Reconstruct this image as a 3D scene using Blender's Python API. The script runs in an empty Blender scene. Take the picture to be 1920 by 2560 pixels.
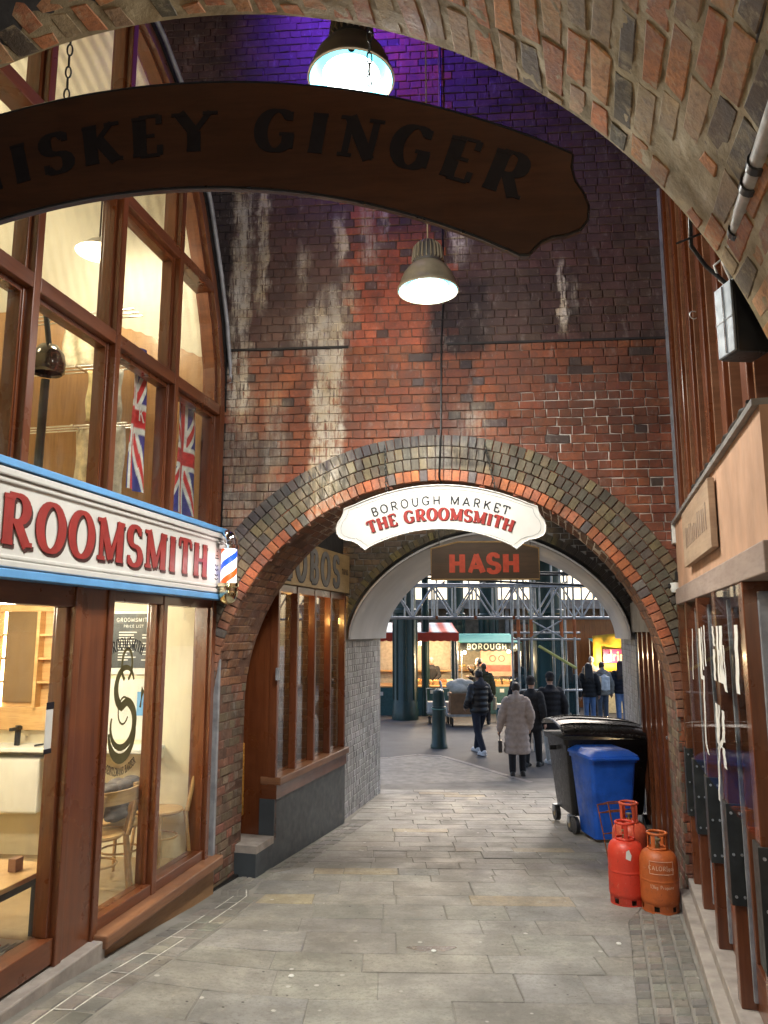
import bpy, bmesh, math, random
from mathutils import Vector, Matrix, noise as mnoise
rnd = random.Random(7)
R_ = math.radians
sc = bpy.context.scene
COL = sc.collection
# ------------------------------------------------------------------ camera, sky, exposure
CAM = Vector((0, 0, 2.05)); PITCH = math.atan(302/1900)
cd = bpy.data.cameras.new('camera'); cam = bpy.data.objects.new('camera', cd); COL.objects.link(cam)
cam.location = CAM; cam.rotation_euler = (math.pi/2+PITCH, 0, 0)
cd.sensor_fit = 'VERTICAL'; cd.sensor_height = 24; cd.sensor_width = 18; cd.lens = 1900/2560*24
cd.clip_start = .05; cd.clip_end = 500
sc.camera = cam
SUN_EL, SUN_AZ = R_(42), R_(20)
w = bpy.data.worlds.new('World'); sc.world = w; w.use_nodes = True
nt = w.node_tree; bg = nt.nodes['Background']; sky = nt.nodes.new('ShaderNodeTexSky')
sky.sky_type = 'NISHITA'; sky.sun_disc = False; sky.sun_elevation = SUN_EL; sky.sun_rotation = SUN_AZ
sky.air_density = 1.0; sky.dust_density = 4.0; sky.ozone_density = 1.0
nt.links.new(sky.outputs[0], bg.inputs[0]); bg.inputs[1].default_value = 0.15
sd = bpy.data.lights.new('sun', 'SUN'); sd.energy = .5; sd.angle = R_(12); sd.color = (1, .96, .9)
sun = bpy.data.objects.new('sun', sd); COL.objects.link(sun)
sun.rotation_euler = Vector((-math.sin(SUN_AZ)*math.cos(SUN_EL), -math.cos(SUN_AZ)*math.cos(SUN_EL), -math.sin(SUN_EL))).to_track_quat('-Z', 'Y').to_euler()
sc.view_settings.view_transform = 'Standard'; sc.view_settings.look = 'None'
sc.view_settings.exposure = 1.35; sc.view_settings.gamma = 1.0
try: sc.view_settings.use_curve_mapping = False
except Exception: pass
sc.cycles.use_denoising = True
sc.cycles.max_bounces = 7; sc.cycles.diffuse_bounces = 4; sc.cycles.glossy_bounces = 4
sc.cycles.transparent_max_bounces = 12; sc.cycles.transmission_bounces = 6
sc.cycles.sample_clamp_indirect = 6; sc.cycles.caustics_reflective = False; sc.cycles.caustics_refractive = False

def proj(p):      # picture position, used only to choose which bricks show largest
    z = p[2]-CAM.z; s, c = math.sin(PITCH), math.cos(PITCH)
    Y = c*p[1]+s*z
    if Y < .1: return None
    return 960+1900*p[0]/Y, 1280-1900*(-s*p[1]+c*z)/Y

# ------------------------------------------------------------------ mesh builder
I4 = Matrix.Identity(4)
class MB:
    def __init__(s, M=None): s.v = []; s.f = []; s.c = []; s.M = M or I4
    def add(s, vs, fs, col=None):
        b = len(s.v); s.v += [s.M @ Vector(p) for p in vs]; s.f += [tuple(i+b for i in f) for f in fs]
        if col is None: col = (1, 1, 1)
        if callable(col): s.c += [col(p) for p in vs]
        else: s.c += [col]*len(vs)
        return s
    def box(s, x0, x1, y0, y1, z0, z1, col=None):
        return s.add([(x, y, z) for z in (z0, z1) for y in (y0, y1) for x in (x0, x1)],
              [(0,2,3,1),(4,5,7,6),(0,1,5,4),(2,6,7,3),(0,4,6,2),(1,3,7,5)], col)
    def hexa(s, a, b, col=None):      # two quads, back and front
        return s.add(list(a)+list(b), [(3,2,1,0),(4,5,6,7),(0,1,5,4),(1,2,6,5),(2,3,7,6),(3,0,4,7)], col)
    def tube(s, pts, r, n=10, col=None, caps=True, flat=1.0, closed=False):
        pts = [Vector(p) for p in pts]; m = len(pts)
        if not isinstance(r, (list, tuple)): r = [r]*m
        vs = []; up = Vector((0, 0, 1)); prev = None
        for i, p in enumerate(pts):
            if closed: d = pts[(i+1) % m]-pts[i-1]
            else: d = pts[min(i+1, m-1)]-pts[max(i-1, 0)]
            if d.length < 1e-9: d = Vector((0,0,1))
            d.normalize()
            if prev is None:
                a = d.cross(up) if abs(d.z) < .95 else d.cross(Vector((0, 1, 0)))
            else: a = prev-d*prev.dot(d)
            a.normalize(); prev = a; b = d.cross(a)
            for k in range(n):
                t = 2*math.pi*k/n; vs.append(p+a*math.cos(t)*r[i]+b*math.sin(t)*r[i]*flat)
        fs = []
        for i in range(m if closed else m-1):
            j = (i+1) % m
            for k in range(n): fs.append((i*n+k, i*n+(k+1) % n, j*n+(k+1) % n, j*n+k))
        if caps and not closed: fs += [tuple(range(n-1, -1, -1)), tuple((m-1)*n+k for k in range(n))]
        return s.add(vs, fs, col)
    def cyl(s, p0, p1, r0, r1=None, n=14, col=None): return s.tube([p0, p1], [r0, r0 if r1 is None else r1], n, col)
    def rings(s, rings, n=14, col=None, caps=True):    # rings: (centre, rx, ry) horizontal ellipses
        vs = []; fs = []; m = len(rings)
        for c, rx, ry in rings:
            for k in range(n):
                t = 2*math.pi*k/n; vs.append((c[0]+rx*math.cos(t), c[1]+ry*math.sin(t), c[2]))
        for i in range(m-1):
            for k in range(n): fs.append((i*n+k, i*n+(k+1) % n, (i+1)*n+(k+1) % n, (i+1)*n+k))
        if caps: fs += [tuple(range(n-1, -1, -1)), tuple((m-1)*n+k for k in range(n))]
        return s.add(vs, fs, col)
    def lathe(s, prof, c=(0, 0, 0), n=28, col=None, caps=False):
        return s.rings([((c[0], c[1], c[2]+z), max(r, 1e-4), max(r, 1e-4)) for r, z in prof], n, col, caps)
    def prism(s, poly, d0, d1, col=None):     # poly in local XZ, extruded along local Y
        n = len(poly)
        vs = [(x, d0, z) for x, z in poly]+[(x, d1, z) for x, z in poly]
        return s.add(vs, [tuple(range(n)), tuple(range(2*n-1, n-1, -1))]+[(i, i+n, (i+1) % n+n, (i+1) % n) for i in range(n)], col)
    def band(s, top, bot, d0, d1, col=None):  # strip between two XZ polylines, extruded along Y
        n = len(top)
        vs = [(x, d0, z) for x, z in top]+[(x, d0, z) for x, z in bot]+[(x, d1, z) for x, z in top]+[(x, d1, z) for x, z in bot]
        fs = []
        for i in range(n-1):
            fs += [(i, i+1, n+i+1, n+i), (2*n+i, 3*n+i, 3*n+i+1, 2*n+i+1), (i, 2*n+i, 2*n+i+1, i+1), (n+i, n+i+1, 3*n+i+1, 3*n+i)]
        fs += [(0, n, 3*n, 2*n), (n-1, 3*n-1, 4*n-1, 2*n-1)]
        return s.add(vs, fs, col)
    def grid(s, fn, nu, nv, col=None):
        vs = [fn(i/nu, j/nv) for j in range(nv+1) for i in range(nu+1)]
        fs = [(j*(nu+1)+i, j*(nu+1)+i+1, (j+1)*(nu+1)+i+1, (j+1)*(nu+1)+i) for j in range(nv) for i in range(nu)]
        return s.add(vs, fs, col)
    def build(s, name, mat, parent=None, smooth=0, bevel=0, recalc=True, origin=None, remesh=0, sm=0, solid=0):
        me = bpy.data.meshes.new(name)
        o = Vector(origin) if origin is not None else Vector((0, 0, 0))
        me.from_pydata([tuple(p-o) for p in s.v], [], s.f)
        if recalc:
            bm = bmesh.new(); bm.from_mesh(me); bmesh.ops.recalc_face_normals(bm, faces=bm.faces); bm.to_mesh(me); bm.free()
        if any(c != (1, 1, 1) for c in s.c):
            at = me.color_attributes.new('Col', 'FLOAT_COLOR', 'POINT')
            at.data.foreach_set('color', [x for c in s.c for x in (c[0], c[1], c[2], 1)])
        me.materials.append(mat)
        if smooth:
            me.polygons.foreach_set('use_smooth', [True]*len(me.polygons))
            if not remesh: me.set_sharp_from_angle(angle=R_(smooth))
        ob = bpy.data.objects.new(name, me); COL.objects.link(ob); ob.location = o
        if remesh:
            m = ob.modifiers.new('r', 'REMESH'); m.mode = 'VOXEL'; m.voxel_size = remesh; m.use_smooth_shade = True
            if sm: m2 = ob.modifiers.new('s', 'SMOOTH'); m2.iterations = sm; m2.factor = .5
            dg = bpy.context.evaluated_depsgraph_get(); ev = ob.evaluated_get(dg)
            nm = bpy.data.meshes.new_from_object(ev); ob.modifiers.clear(); ob.data = nm; nm.name = name
            if not nm.materials: nm.materials.append(mat)
        if solid: m = ob.modifiers.new('t', 'SOLIDIFY'); m.thickness = solid; m.offset = 0
        if bevel: m = ob.modifiers.new('b', 'BEVEL'); m.width = bevel; m.segments = 2; m.limit_method = 'ANGLE'; m.angle_limit = R_(40)
        setp(ob, parent)
        return ob
LOCAL = set()
def setp(ob, parent):
    if parent is None: return
    ob.parent = parent
    if parent.parent is None and parent.name not in LOCAL:
        ob.matrix_parent_inverse = Matrix.Translation(parent.location).inverted()
def tag(o, label=None, cat=None, group=None, kind=None):
    if label: o['label'] = label
    if cat: o['category'] = cat
    if group: o['group'] = group
    if kind: o['kind'] = kind
    return o
def thing(name, label, cat, loc=(0, 0, 0), group=None, local=False, rz=0):
    o = bpy.data.objects.new(name, None); COL.objects.link(o); o.location = loc; o.empty_display_size = .1
    if local: LOCAL.add(o.name); o.rotation_euler = (0, 0, rz)
    return tag(o, label, cat, group)
def copy_tree(o, parent=None):
    c = o.copy(); COL.objects.link(c); c.parent = parent
    if o.name in LOCAL: LOCAL.add(c.name)
    for ch in list(o.children): copy_tree(ch, c)
    return c
def light(name, kind, loc, energy, color, parent, size=.1, target=None, spot=None, blend=.4):
    d = bpy.data.lights.new(name, kind); d.energy = energy; d.color = color
    if kind == 'AREA': d.size = size
    else: d.shadow_soft_size = size
    if spot: d.spot_size = R_(spot); d.spot_blend = blend
    o = bpy.data.objects.new(name, d); COL.objects.link(o); o.location = loc
    if target is not None: o.rotation_euler = (Vector(target)-Vector(loc)).to_track_quat('-Z', 'Y').to_euler()
    setp(o, parent); return o

# ------------------------------------------------------------------ materials
class NT:
    def __init__(s, name):
        s.m = bpy.data.materials.new(name); s.m.use_nodes = True; s.t = s.m.node_tree
        s.b = s.t.nodes['Principled BSDF']; s.out = s.t.nodes['Material Output']; s._pos = None
    def n(s, typ, **kw):
        x = s.t.nodes.new('ShaderNode'+typ)
        for k, v in kw.items(): setattr(x, k, v)
        return x
    def l(s, a, b): s.t.links.new(a, b)
    def val(s, sock, v):
        if hasattr(v, 'is_output'): s.l(v, sock)
        else: sock.default_value = v
    def math(s, op, a, b=0., c=None, clamp=False):
        x = s.n('Math', operation=op); x.use_clamp = clamp; s.val(x.inputs[0], a); s.val(x.inputs[1], b)
        if c is not None: s.val(x.inputs[2], c)
        return x.outputs[0]
    def pos(s):
        if s._pos is None: s._pos = s.n('NewGeometry').outputs['Position']
        return s._pos
    def noise(s, scale=5., vec=None, detail=4., rough=.55, stretch=None, dist=0.):
        x = s.n('TexNoise'); v = vec or s.pos()
        if stretch:
            mp = s.n('Mapping'); mp.inputs['Scale'].default_value = stretch; s.l(v, mp.inputs[0]); v = mp.outputs[0]
        s.l(v, x.inputs['Vector']); x.inputs['Scale'].default_value = scale; x.inputs['Detail'].default_value = detail
        x.inputs['Roughness'].default_value = rough; x.inputs['Distortion'].default_value = dist
        return x.outputs[0]
    def ramp(s, f, a, b, lo=0., hi=1.):
        x = s.n('MapRange'); x.clamp = True; s.val(x.inputs[0], f); x.inputs[1].default_value = a; x.inputs[2].default_value = b
        x.inputs[3].default_value = lo; x.inputs[4].default_value = hi; return x.outputs[0]
    def mix(s, f, a, b, mode='MIX'):
        x = s.n('Mix', data_type='RGBA', blend_type=mode); s.val(x.inputs[0], f)
        for sock, v in ((x.inputs[6], a), (x.inputs[7], b)):
            if hasattr(v, 'is_output'): s.l(v, sock)
            else: sock.default_value = (v[0], v[1], v[2], 1)
        return x.outputs[2]
    def attr(s, nm='Col'): x = s.n('Attribute', attribute_name=nm); return x.outputs['Color']
    def bump(s, h, strength=.3, dist=.01, prev=None):
        x = s.n('Bump'); x.inputs['Strength'].default_value = strength; x.inputs['Distance'].default_value = dist; s.l(h, x.inputs['Height'])
        if prev is not None: s.l(prev, x.inputs['Normal'])
        s.l(x.outputs[0], s.b.inputs['Normal']); return x.outputs[0]
    def fin(s, color=None, rough=.6, metal=0., spec=None, coat=0.):
        if color is not None: s.val(s.b.inputs['Base Color'], color if hasattr(color, 'is_output') else (*color[:3], 1))
        s.val(s.b.inputs['Roughness'], rough); s.b.inputs['Metallic'].default_value = metal
        if spec is not None: s.b.inputs['Specular IOR Level'].default_value = spec
        if coat: s.b.inputs['Coat Weight'].default_value = coat; s.b.inputs['Coat Roughness'].default_value = .12
        return s.m
def plain(name, c, rough=.55, metal=0., var=.25, vs=6., bump=0., bs=60., coat=0., spec=None, stretch=None):
    k = NT(name); base = k.attr() if c == 'attr' else None
    n1 = k.noise(vs, stretch=stretch)
    if base is None: col = k.mix(k.ramp(n1, .3, .7), tuple(x*(1-var) for x in c), tuple(min(1, x*(1+var)) for x in c))
    else: col = k.mix(1., base, k.mix(k.ramp(n1, .3, .7), (1-var,)*3, (1+var,)*3), 'MULTIPLY')
    if bump: k.bump(k.noise(bs, stretch=stretch), bump, .004)
    return k.fin(col, k.ramp(k.noise(vs*3), .3, .7, max(.02, rough-.1), min(1, rough+.1)), metal, spec, coat)
def emit(name, c, strength, attr=False):
    k = NT(name); e = k.b
    if attr: a = k.attr(); k.l(a, e.inputs['Emission Color']); k.l(a, e.inputs['Base Color'])
    else: e.inputs['Emission Color'].default_value = (*c, 1); e.inputs['Base Color'].default_value = (*c, 1)
    e.inputs['Emission Strength'].default_value = strength; e.inputs['Roughness'].default_value = .3
    return k.m
def wood(name, a, b, stretch, rough=.35, coat=.3):
    k = NT(name); g = k.noise(9, stretch=stretch, detail=6, rough=.6, dist=.4); f = k.noise(60, stretch=stretch, detail=3)
    col = k.mix(k.ramp(g, .3, .7), a, b); col = k.mix(k.ramp(f, .45, .75, 0, .35), col, tuple(x*.5 for x in a))
    wear = k.noise(3.2, detail=5); col = k.mix(k.ramp(wear, .55, .8, 0, .3), col, tuple(min(1, x*1.5) for x in b))
    k.bump(f, .15, .002); return k.fin(col, k.ramp(wear, .3, .8, rough-.08, rough+.18), 0, None, coat)
def glass(name, tint=(.93, .95, .93), base=.04, grime=.0, refl=.9):
    k = NT(name); k.t.nodes.remove(k.b)
    tr = k.n('BsdfTransparent'); tr.inputs[0].default_value = (*tint, 1)
    gl = k.n('BsdfGlossy'); gl.inputs['Roughness'].default_value = .015; gl.inputs[0].default_value = (1, 1, 1, 1)
    lw = k.n('LayerWeight'); lw.inputs[0].default_value = .5
    fr = k.math('MULTIPLY', k.math('POWER', lw.outputs['Facing'], 5.), refl)
    mx = k.n('MixShader'); k.l(k.math('ADD', fr, base, clamp=True), mx.inputs[0]); k.l(tr.outputs[0], mx.inputs[1]); k.l(gl.outputs[0], mx.inputs[2])
    last = mx.outputs[0]
    if grime:
        df = k.n('BsdfDiffuse'); df.inputs[0].default_value = (.5, .5, .47, 1)
        m2 = k.n('MixShader'); k.l(k.ramp(k.noise(7, stretch=(1, 1, .4)), .45, .8, 0, grime), m2.inputs[0]); k.l(last, m2.inputs[1]); k.l(df.outputs[0], m2.inputs[2]); last = m2.outputs[0]
    k.l(last, k.out.inputs[0]); return k.m

def brick_mat(name, streaks=(), soots=(), limes=(), mortar=None, rough=.8, wmort=None):
    """brick colour from the Col attribute (or a mortar tone) with lime streaks and soot of their own shape in wall coordinates"""
    k = NT(name); sx = k.n('SeparateXYZ'); k.l(k.pos(), sx.inputs[0]); X, Z = sx.outputs[0], sx.outputs[2]
    fine = k.noise(38, detail=6, rough=.65); mid = k.noise(5, detail=5)
    if mortar is None:
        base = k.mix(1., k.attr(), k.mix(k.ramp(mid, .3, .7), (.58,)*3, (1.25,)*3), 'MULTIPLY')
        base = k.mix(k.ramp(fine, .45, .75, 0, .6), base, (.06, .045, .04))
        base = k.mix(k.ramp(k.noise(14, detail=6, rough=.7), .6, .78, 0, .45), base, (.4, .33, .28))
    else:
        base = k.mix(k.ramp(mid, .3, .7), mortar, tuple(x*.45 for x in mortar))
        base = k.mix(k.ramp(fine, .5, .8, 0, .6), base, tuple(x*.3 for x in mortar))
    if wmort and mortar is not None:
        x0, z0, z1 = wmort
        m = k.math('MULTIPLY', k.ramp(k.math('ADD', X, k.math('MULTIPLY', mid, .8)), x0-.05, x0+.35), k.math('MULTIPLY', k.ramp(Z, z0, z0+.3), k.ramp(Z, z1, z1-.35)))
        base = k.mix(m, base, (.85, .82, .76))
    n_lo = k.noise(2.2, detail=5, rough=.6)
    for (cx, cz, rx, rz, amt) in soots:
        d1 = k.math('ABSOLUTE', k.math('DIVIDE', k.math('SUBTRACT', X, cx), rx)); d2 = k.math('ABSOLUTE', k.math('DIVIDE', k.math('SUBTRACT', Z, cz), rz))
        dm = k.math('ADD', k.math('MAXIMUM', d1, d2), k.math('MULTIPLY', k.math('SUBTRACT', n_lo, .5), .9))
        base = k.mix(k.ramp(dm, .75, 1.05, amt, 0), base, (.022, .018, .02))
    if streaks:
        xd = k.math('ADD', X, k.math('MULTIPLY', k.math('SUBTRACT', k.noise(6, detail=4), .5), .22))
        comb = k.math('MULTIPLY', k.ramp(k.noise(20, detail=7, rough=.75, stretch=(1.8, 1.8, .13)), .40, .52), k.ramp(k.noise(9, detail=6, rough=.7, stretch=(1, 1, .5)), .36, .56, .25, 1))
        tot = None
        for (x0, wd, zt, zb, amt) in streaks:
            a = k.ramp(k.math('ABSOLUTE', k.math('SUBTRACT', xd, x0)), wd*.45, wd*1.3, amt, 0)
            a = k.math('MULTIPLY', a, k.math('MULTIPLY', k.ramp(Z, zb, zb+.3), k.ramp(Z, zt, zt-.3)))
            tot = a if tot is None else k.math('MAXIMUM', tot, a)
        speck = k.ramp(fine, .35, .55)
        tone = k.mix(k.ramp(mid, .35, .65), (.74, .68, .6), (.62, .5, .33))
        base = k.mix(k.math('MULTIPLY', k.math('MULTIPLY', tot, comb), k.math('ADD', .45, k.math('MULTIPLY', speck, .55))), base, tone)
    for (sc_, lo, hi, amt, colr) in limes:
        base = k.mix(k.ramp(k.noise(sc_, detail=7, rough=.7, stretch=(1, 1, .45)), lo, hi, 0, amt), base, colr)
    p = k.bump(fine, .55, .008); k.bump(k.noise(150, detail=2), .25, .002, p)
    return k.fin(base, k.ramp(mid, .3, .7, rough-.2, rough+.1), 0, .35)
def brick_surface(parent, fpos, u0, u1, v0, v1, inside, colf, mat, nmax, course=.086, bl=.230, joint=.01, depth=.03, jit=.003, name='brick', bond=True, skew=.004):
    """a bonded face of single bricks; the nmax that show largest are objects, the rest one mass"""
    lst = []; nrow = int((v1-v0)/course+.5)
    for i in range(nrow):
        va, vb = v0+i*course, v0+(i+1)*course-joint
        L = bl if (i % 2 == 0 or not bond) else bl/2-.005
        u = u0-(rnd.random()*L if not bond else (L*.5 if i % 4 == 2 else .055 if i % 2 else 0)); step = L+joint
        while u < u1:
            a, b = max(u, u0), min(u+L, u1); u += step
            if b-a < .03: continue
            hit = [a+(b-a)*q/12 for q in range(13) if inside(a+(b-a)*q/12, (va+vb)/2)]
            if len(hit) < 3: continue
            a, b = hit[0], hit[-1]
            dz = rnd.gauss(0, jit); j = lambda: rnd.uniform(-skew, skew); ch = .005
            cn = [(a+j(), va+j()), (b+j(), va+j()), (b+j(), vb+j()), (a+j(), vb+j())]
            mu, mv = (a+b)/2, (va+vb)/2
            vs = [fpos(x, y, -depth) for x, y in cn]+[fpos(x, y, dz-ch*.8) for x, y in cn]
            vs += [fpos(x+(ch if x < mu else -ch), y+(ch if y < mv else -ch), dz+rnd.gauss(0, jit*.4)) for x, y in cn]
            fs = [(0,1,5,4),(1,2,6,5),(2,3,7,6),(3,0,4,7),(4,5,9,8),(5,6,10,9),(6,7,11,10),(7,4,8,11),(8,9,10,11)]
            pr = proj(vs[8]); d = (Vector(vs[8])-CAM).length
            if pr is None or not (-60 < pr[0] < 1980 and -60 < pr[1] < 2620): d += 100
            lst.append((d, vs, fs, colf(mu, mv)))
    lst.sort(key=lambda t: t[0])
    for d, vs, fs, c in lst[:nmax]: MB().add(vs, fs, c).build(name, mat, parent, recalc=False)
    if len(lst) > nmax:
        m = MB()
        for d, vs, fs, c in lst[nmax:]: m.add(vs, fs, c)
        tag(m.build(name+'work', mat, parent, recalc=False), kind='stuff')
def jitc(c, v=.15): f = 1+rnd.uniform(-v, v); return tuple(max(.004, x*f*(1+rnd.uniform(-v*.3, v*.3))) for x in c)

# ------------------------------------------------------------------ lettering (own pen-drawn alphabet)
def arc(cx, cy, rx, ry, a0, a1, n=9): return [(cx+rx*math.cos(R_(a0+(a1-a0)*i/n)), cy+ry*math.sin(R_(a0+(a1-a0)*i/n))) for i in range(n+1)]
def GL():
    V = lambda x, a=0, b=1: [(x, a), (x, b)]
    g = {}
    g['A'] = (.84, [([(.08, 0), (.42, 1)], .5), ([(.4, 1), (.76, 0)], 1), ([(.2, .3), (.64, .3)], 1)], [(.08, 0), (.76, 0)])
    g['B'] = (.72, [(V(.17), 1), ([(.17, 1), (.4, 1)]+arc(.4, .755, .2, .245, 90, -90)+[(.17, .51)], 1), ([(.17, .51), (.42, .51)]+arc(.42, .255, .24, .255, 90, -90)+[(.17, 0)], 1)], [(.17, 0), (.17, 1)])
    g['D'] = (.78, [(V(.17), 1), ([(.17, 1), (.35, 1)]+arc(.35, .5, .36, .5, 90, -90, 14)+[(.17, 0)], 1)], [(.17, 0), (.17, 1)])
    g['E'] = (.68, [(V(.17), 1), ([(.17, 1), (.6, 1), ], 1), ([(.17, .5), (.5, .5)], 1), ([(.17, 0), (.62, 0)], 1), ([(.6, 1), (.6, .78)], .45), ([(.62, 0), (.62, .24)], .45)], [(.17, 0), (.17, 1)])
    g['G'] = (.86, [(arc(.43, .5, .34, .5, 45, 318, 18), 1), (V(.7, .06, .42), .9), ([(.5, .42), (.82, .42)], 1), (V(.69, .76, .98), .45)], [])
    g['H'] = (.88, [(V(.17), 1), (V(.7), 1), ([(.17, .5), (.7, .5)], 1)], [(.17, 0), (.17, 1), (.7, 0), (.7, 1)])
    g['I'] = (.4, [(V(.2), 1)], [(.2, 0), (.2, 1)])
    g['K'] = (.82, [(V(.17), 1), ([(.66, 1), (.2, .42)], .5), ([(.36, .58), (.72, 0)], 1)], [(.17, 0), (.17, 1), (.66, 1), (.72, 0)])
    g['L'] = (.62, [(V(.17), 1), ([(.17, 0), (.56, 0)], 1), (V(.56, 0, .24), .45)], [(.17, 0), (.17, 1)])
    g['M'] = (1.04, [(V(.15), .5), ([(.15, 1), (.52, .05)], 1), ([(.5, .05), (.86, 1)], .5), (V(.87), 1)], [(.15, 0), (.87, 0), (.12, 1), (.9, 1)])
    g['N'] = (.88, [(V(.17), .5), ([(.15, 1), (.72, 0)], 1), (V(.72), .5)], [(.17, 0), (.12, 1), (.72, 1)])
    g['O'] = (.86, [(arc(.43, .5, .34, .5, 0, 360, 28), 1)], [])
    g['R'] = (.82, [(V(.17), 1), ([(.17, 1), (.42, 1)]+arc(.42, .74, .23, .26, 90, -90)+[(.17, .48)], 1), ([(.4, .48), (.7, 0)], 1)], [(.17, 0), (.17, 1), (.7, 0)])
    g['S'] = (.68, [(arc(.34, .745, .23, .255, 35, 270, 11)+arc(.34, .245, .26, .245, 90, -145, 11)[1:], 1), (V(.56, .78, .98), .45), (V(.1, .02, .24), .45)], [])
    g['T'] = (.74, [(V(.37), 1), ([(.05, 1), (.69, 1)], 1), (V(.05, .78, 1), .45), (V(.69, .78, 1), .45)], [(.37, 0)])
    g['U'] = (.86, [([(.17, 1), (.17, .3)]+arc(.43, .3, .26, .3, 180, 360)+[(.69, 1)], 1)], [(.17, 1), (.69, 1)])
    g['W'] = (1.16, [([(.1, 1), (.36, 0)], 1), ([(.36, 0), (.58, .95)], .5), ([(.56, .95), (.82, 0)], 1), ([(.82, 0), (1.06, 1)], .5)], [(.1, 1), (.57, 1), (1.06, 1)])
    g['Y'] = (.82, [([(.08, 1), (.42, .48)], 1), ([(.76, 1), (.42, .48)], .5), (V(.42, 0, .5), 1)], [(.42, 0), (.08, 1), (.76, 1)])
    g['c'] = (.5, [(arc(.27, .28, .19, .27, 50, 310, 12), 1)], [])
    g['d'] = (.56, [(arc(.25, .28, .19, .27, 0, 360, 14), 1), (V(.46, 0, 1), 1)], [])
    g['r'] = (.38, [(V(.12, 0, .56), 1), ([(.12, .4)]+arc(.27, .4, .15, .15, 180, 60, 6), 1)], [])
    g['i'] = (.24, [(V(.12, 0, .55), 1), (V(.12, .72, .84), 1)], [])
    g['n'] = (.54, [(V(.12, 0, .56), 1), ([(.12, .36)]+arc(.27, .36, .15, .19, 180, 0, 8)+[(.42, 0)], 1)], [])
    g['k'] = (.5, [(V(.12, 0, 1), 1), ([(.42, .56), (.14, .28)], 1), ([(.24, .36), (.44, 0)], 1)], [])
    g['s'] = (.42, [(arc(.2, .42, .13, .13, 40, 270, 8)+arc(.2, .145, .14, .145, 90, -140, 8)[1:], 1)], [])
    g['g'] = (.56, [(arc(.25, .28, .19, .27, 0, 360, 14), 1), ([(.46, .56), (.46, -.1)]+arc(.27, -.1, .19, .15, 0, -140, 8), 1)], [])
    g['a'] = (.54, [(arc(.25, .28, .19, .27, 0, 360, 14), 1), (V(.45, 0, .56), 1)], [])
    g['l'] = (.24, [(V(.12, 0, 1), 1)], [])
    g['o'] = (.54, [(arc(.27, .28, .19, .27, 0, 360, 14), 1)], [])
    g['p'] = (.56, [(arc(.3, .28, .19, .27, 0, 360, 14), 1), (V(.11, -.3, .56), 1)], [])
    g['e'] = (.52, [([(.08, .3), (.45, .3)]+arc(.27, .28, .19, .27, 8, 310, 12), 1)], [])
    g['P'] = (.7, [(V(.15), 1), ([(.15, 1), (.4, 1)]+arc(.4, .74, .23, .26, 90, -90)+[(.15, .48)], 1)], [(.15, 0), (.15, 1)])
    g['C'] = (.8, [(arc(.43, .5, .34, .5, 45, 315, 18), 1)], [])
    g['1'] = (.4, [(V(.24), 1), ([(.24, 1), (.06, .8)], 1)], [])
    g['3'] = (.62, [(arc(.28, .75, .22, .24, 140, -90, 10)+arc(.28, .26, .25, .26, 90, -140, 10)[1:], 1)], [])
    g['|'] = (.3, [(V(.15, -.2, 1.2), 1)], [])
    g["'"] = (.22, [(V(.11, .75, 1), 1)], [])
    g[' '] = (.42, [], [])
    return g
GLY = GL()
def text_width(t, h, sp): return sum(GLY[c][0]*h+sp for c in t)-sp
def letters(parent, t, h, fn, mat, th=.2, tn=.07, serif=.13, thick=.004, sp=.03, d0=0., name='letter', whole=False, wide=1.0, col=None):
    """fn(x, y, d): sign-plane coordinates and height off the board -> world; text centred on x = 0"""
    x0 = -text_width(t, h*wide, sp)/2; obs = []; M = MB()
    for ch in t:
        wd, strokes, serifs = GLY[ch]; m = M if whole else MB(); lay = 0
        def ribbon(pts, scl, closed=False):
            nonlocal lay
            n = len(pts); q = []
            for i in range(n):
                a = pts[i-1] if (i or closed) else pts[i]; b = pts[(i+1) % n] if (i < n-1 or closed) else pts[i]
                dx, dy = b[0]-a[0], b[1]-a[1]; l = math.hypot(dx, dy) or 1; dx /= l; dy /= l
                wv = (tn+(th-tn)*abs(dy)**1.3)*scl/2
                if scl < 1: wv = max(wv, tn*.5)
                q.append((pts[i], (-dy*wv, dx*wv)))
            top = d0+thick+lay*.0004; lay += 1; vs = []
            for (px, py), (nx, ny) in q:
                for sgn in (1, -1):
                    X, Y = x0+(px+sgn*nx)*h*wide, (py+sgn*ny)*h
                    vs += [fn(X, Y, d0), fn(X, Y, top)]
            fs = []
            for i in range(n if closed else n-1):
                a, b = 4*i, 4*((i+1) % n); fs += [(a+1, a+3, b+3, b+1), (a, a+1, b+1, b), (a+3, a+2, b+2, b+3)]
            if not closed: fs += [(0, 2, 3, 1), (4*n-4, 4*n-3, 4*n-1, 4*n-2)]
            m.add(vs, fs, col)
        for pts, scl in strokes:
            cl = len(pts) > 6 and math.hypot(pts[0][0]-pts[-1][0], pts[0][1]-pts[-1][1]) < 1e-6
            ribbon(pts[:-1] if cl else pts, scl, cl)
        if serif:
            for (sx, sy) in serifs:
                yy = tn/2 if sy == 0 else 1-tn/2; ribbon([(sx-serif, yy), (sx+serif, yy)], 1)
        x0 += wd*h*wide+sp
        if not whole and strokes: obs.append(m.build(name, mat, parent, recalc=False))
    if whole: obs.append(M.build(name, mat, parent, recalc=False))
    return obs
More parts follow.
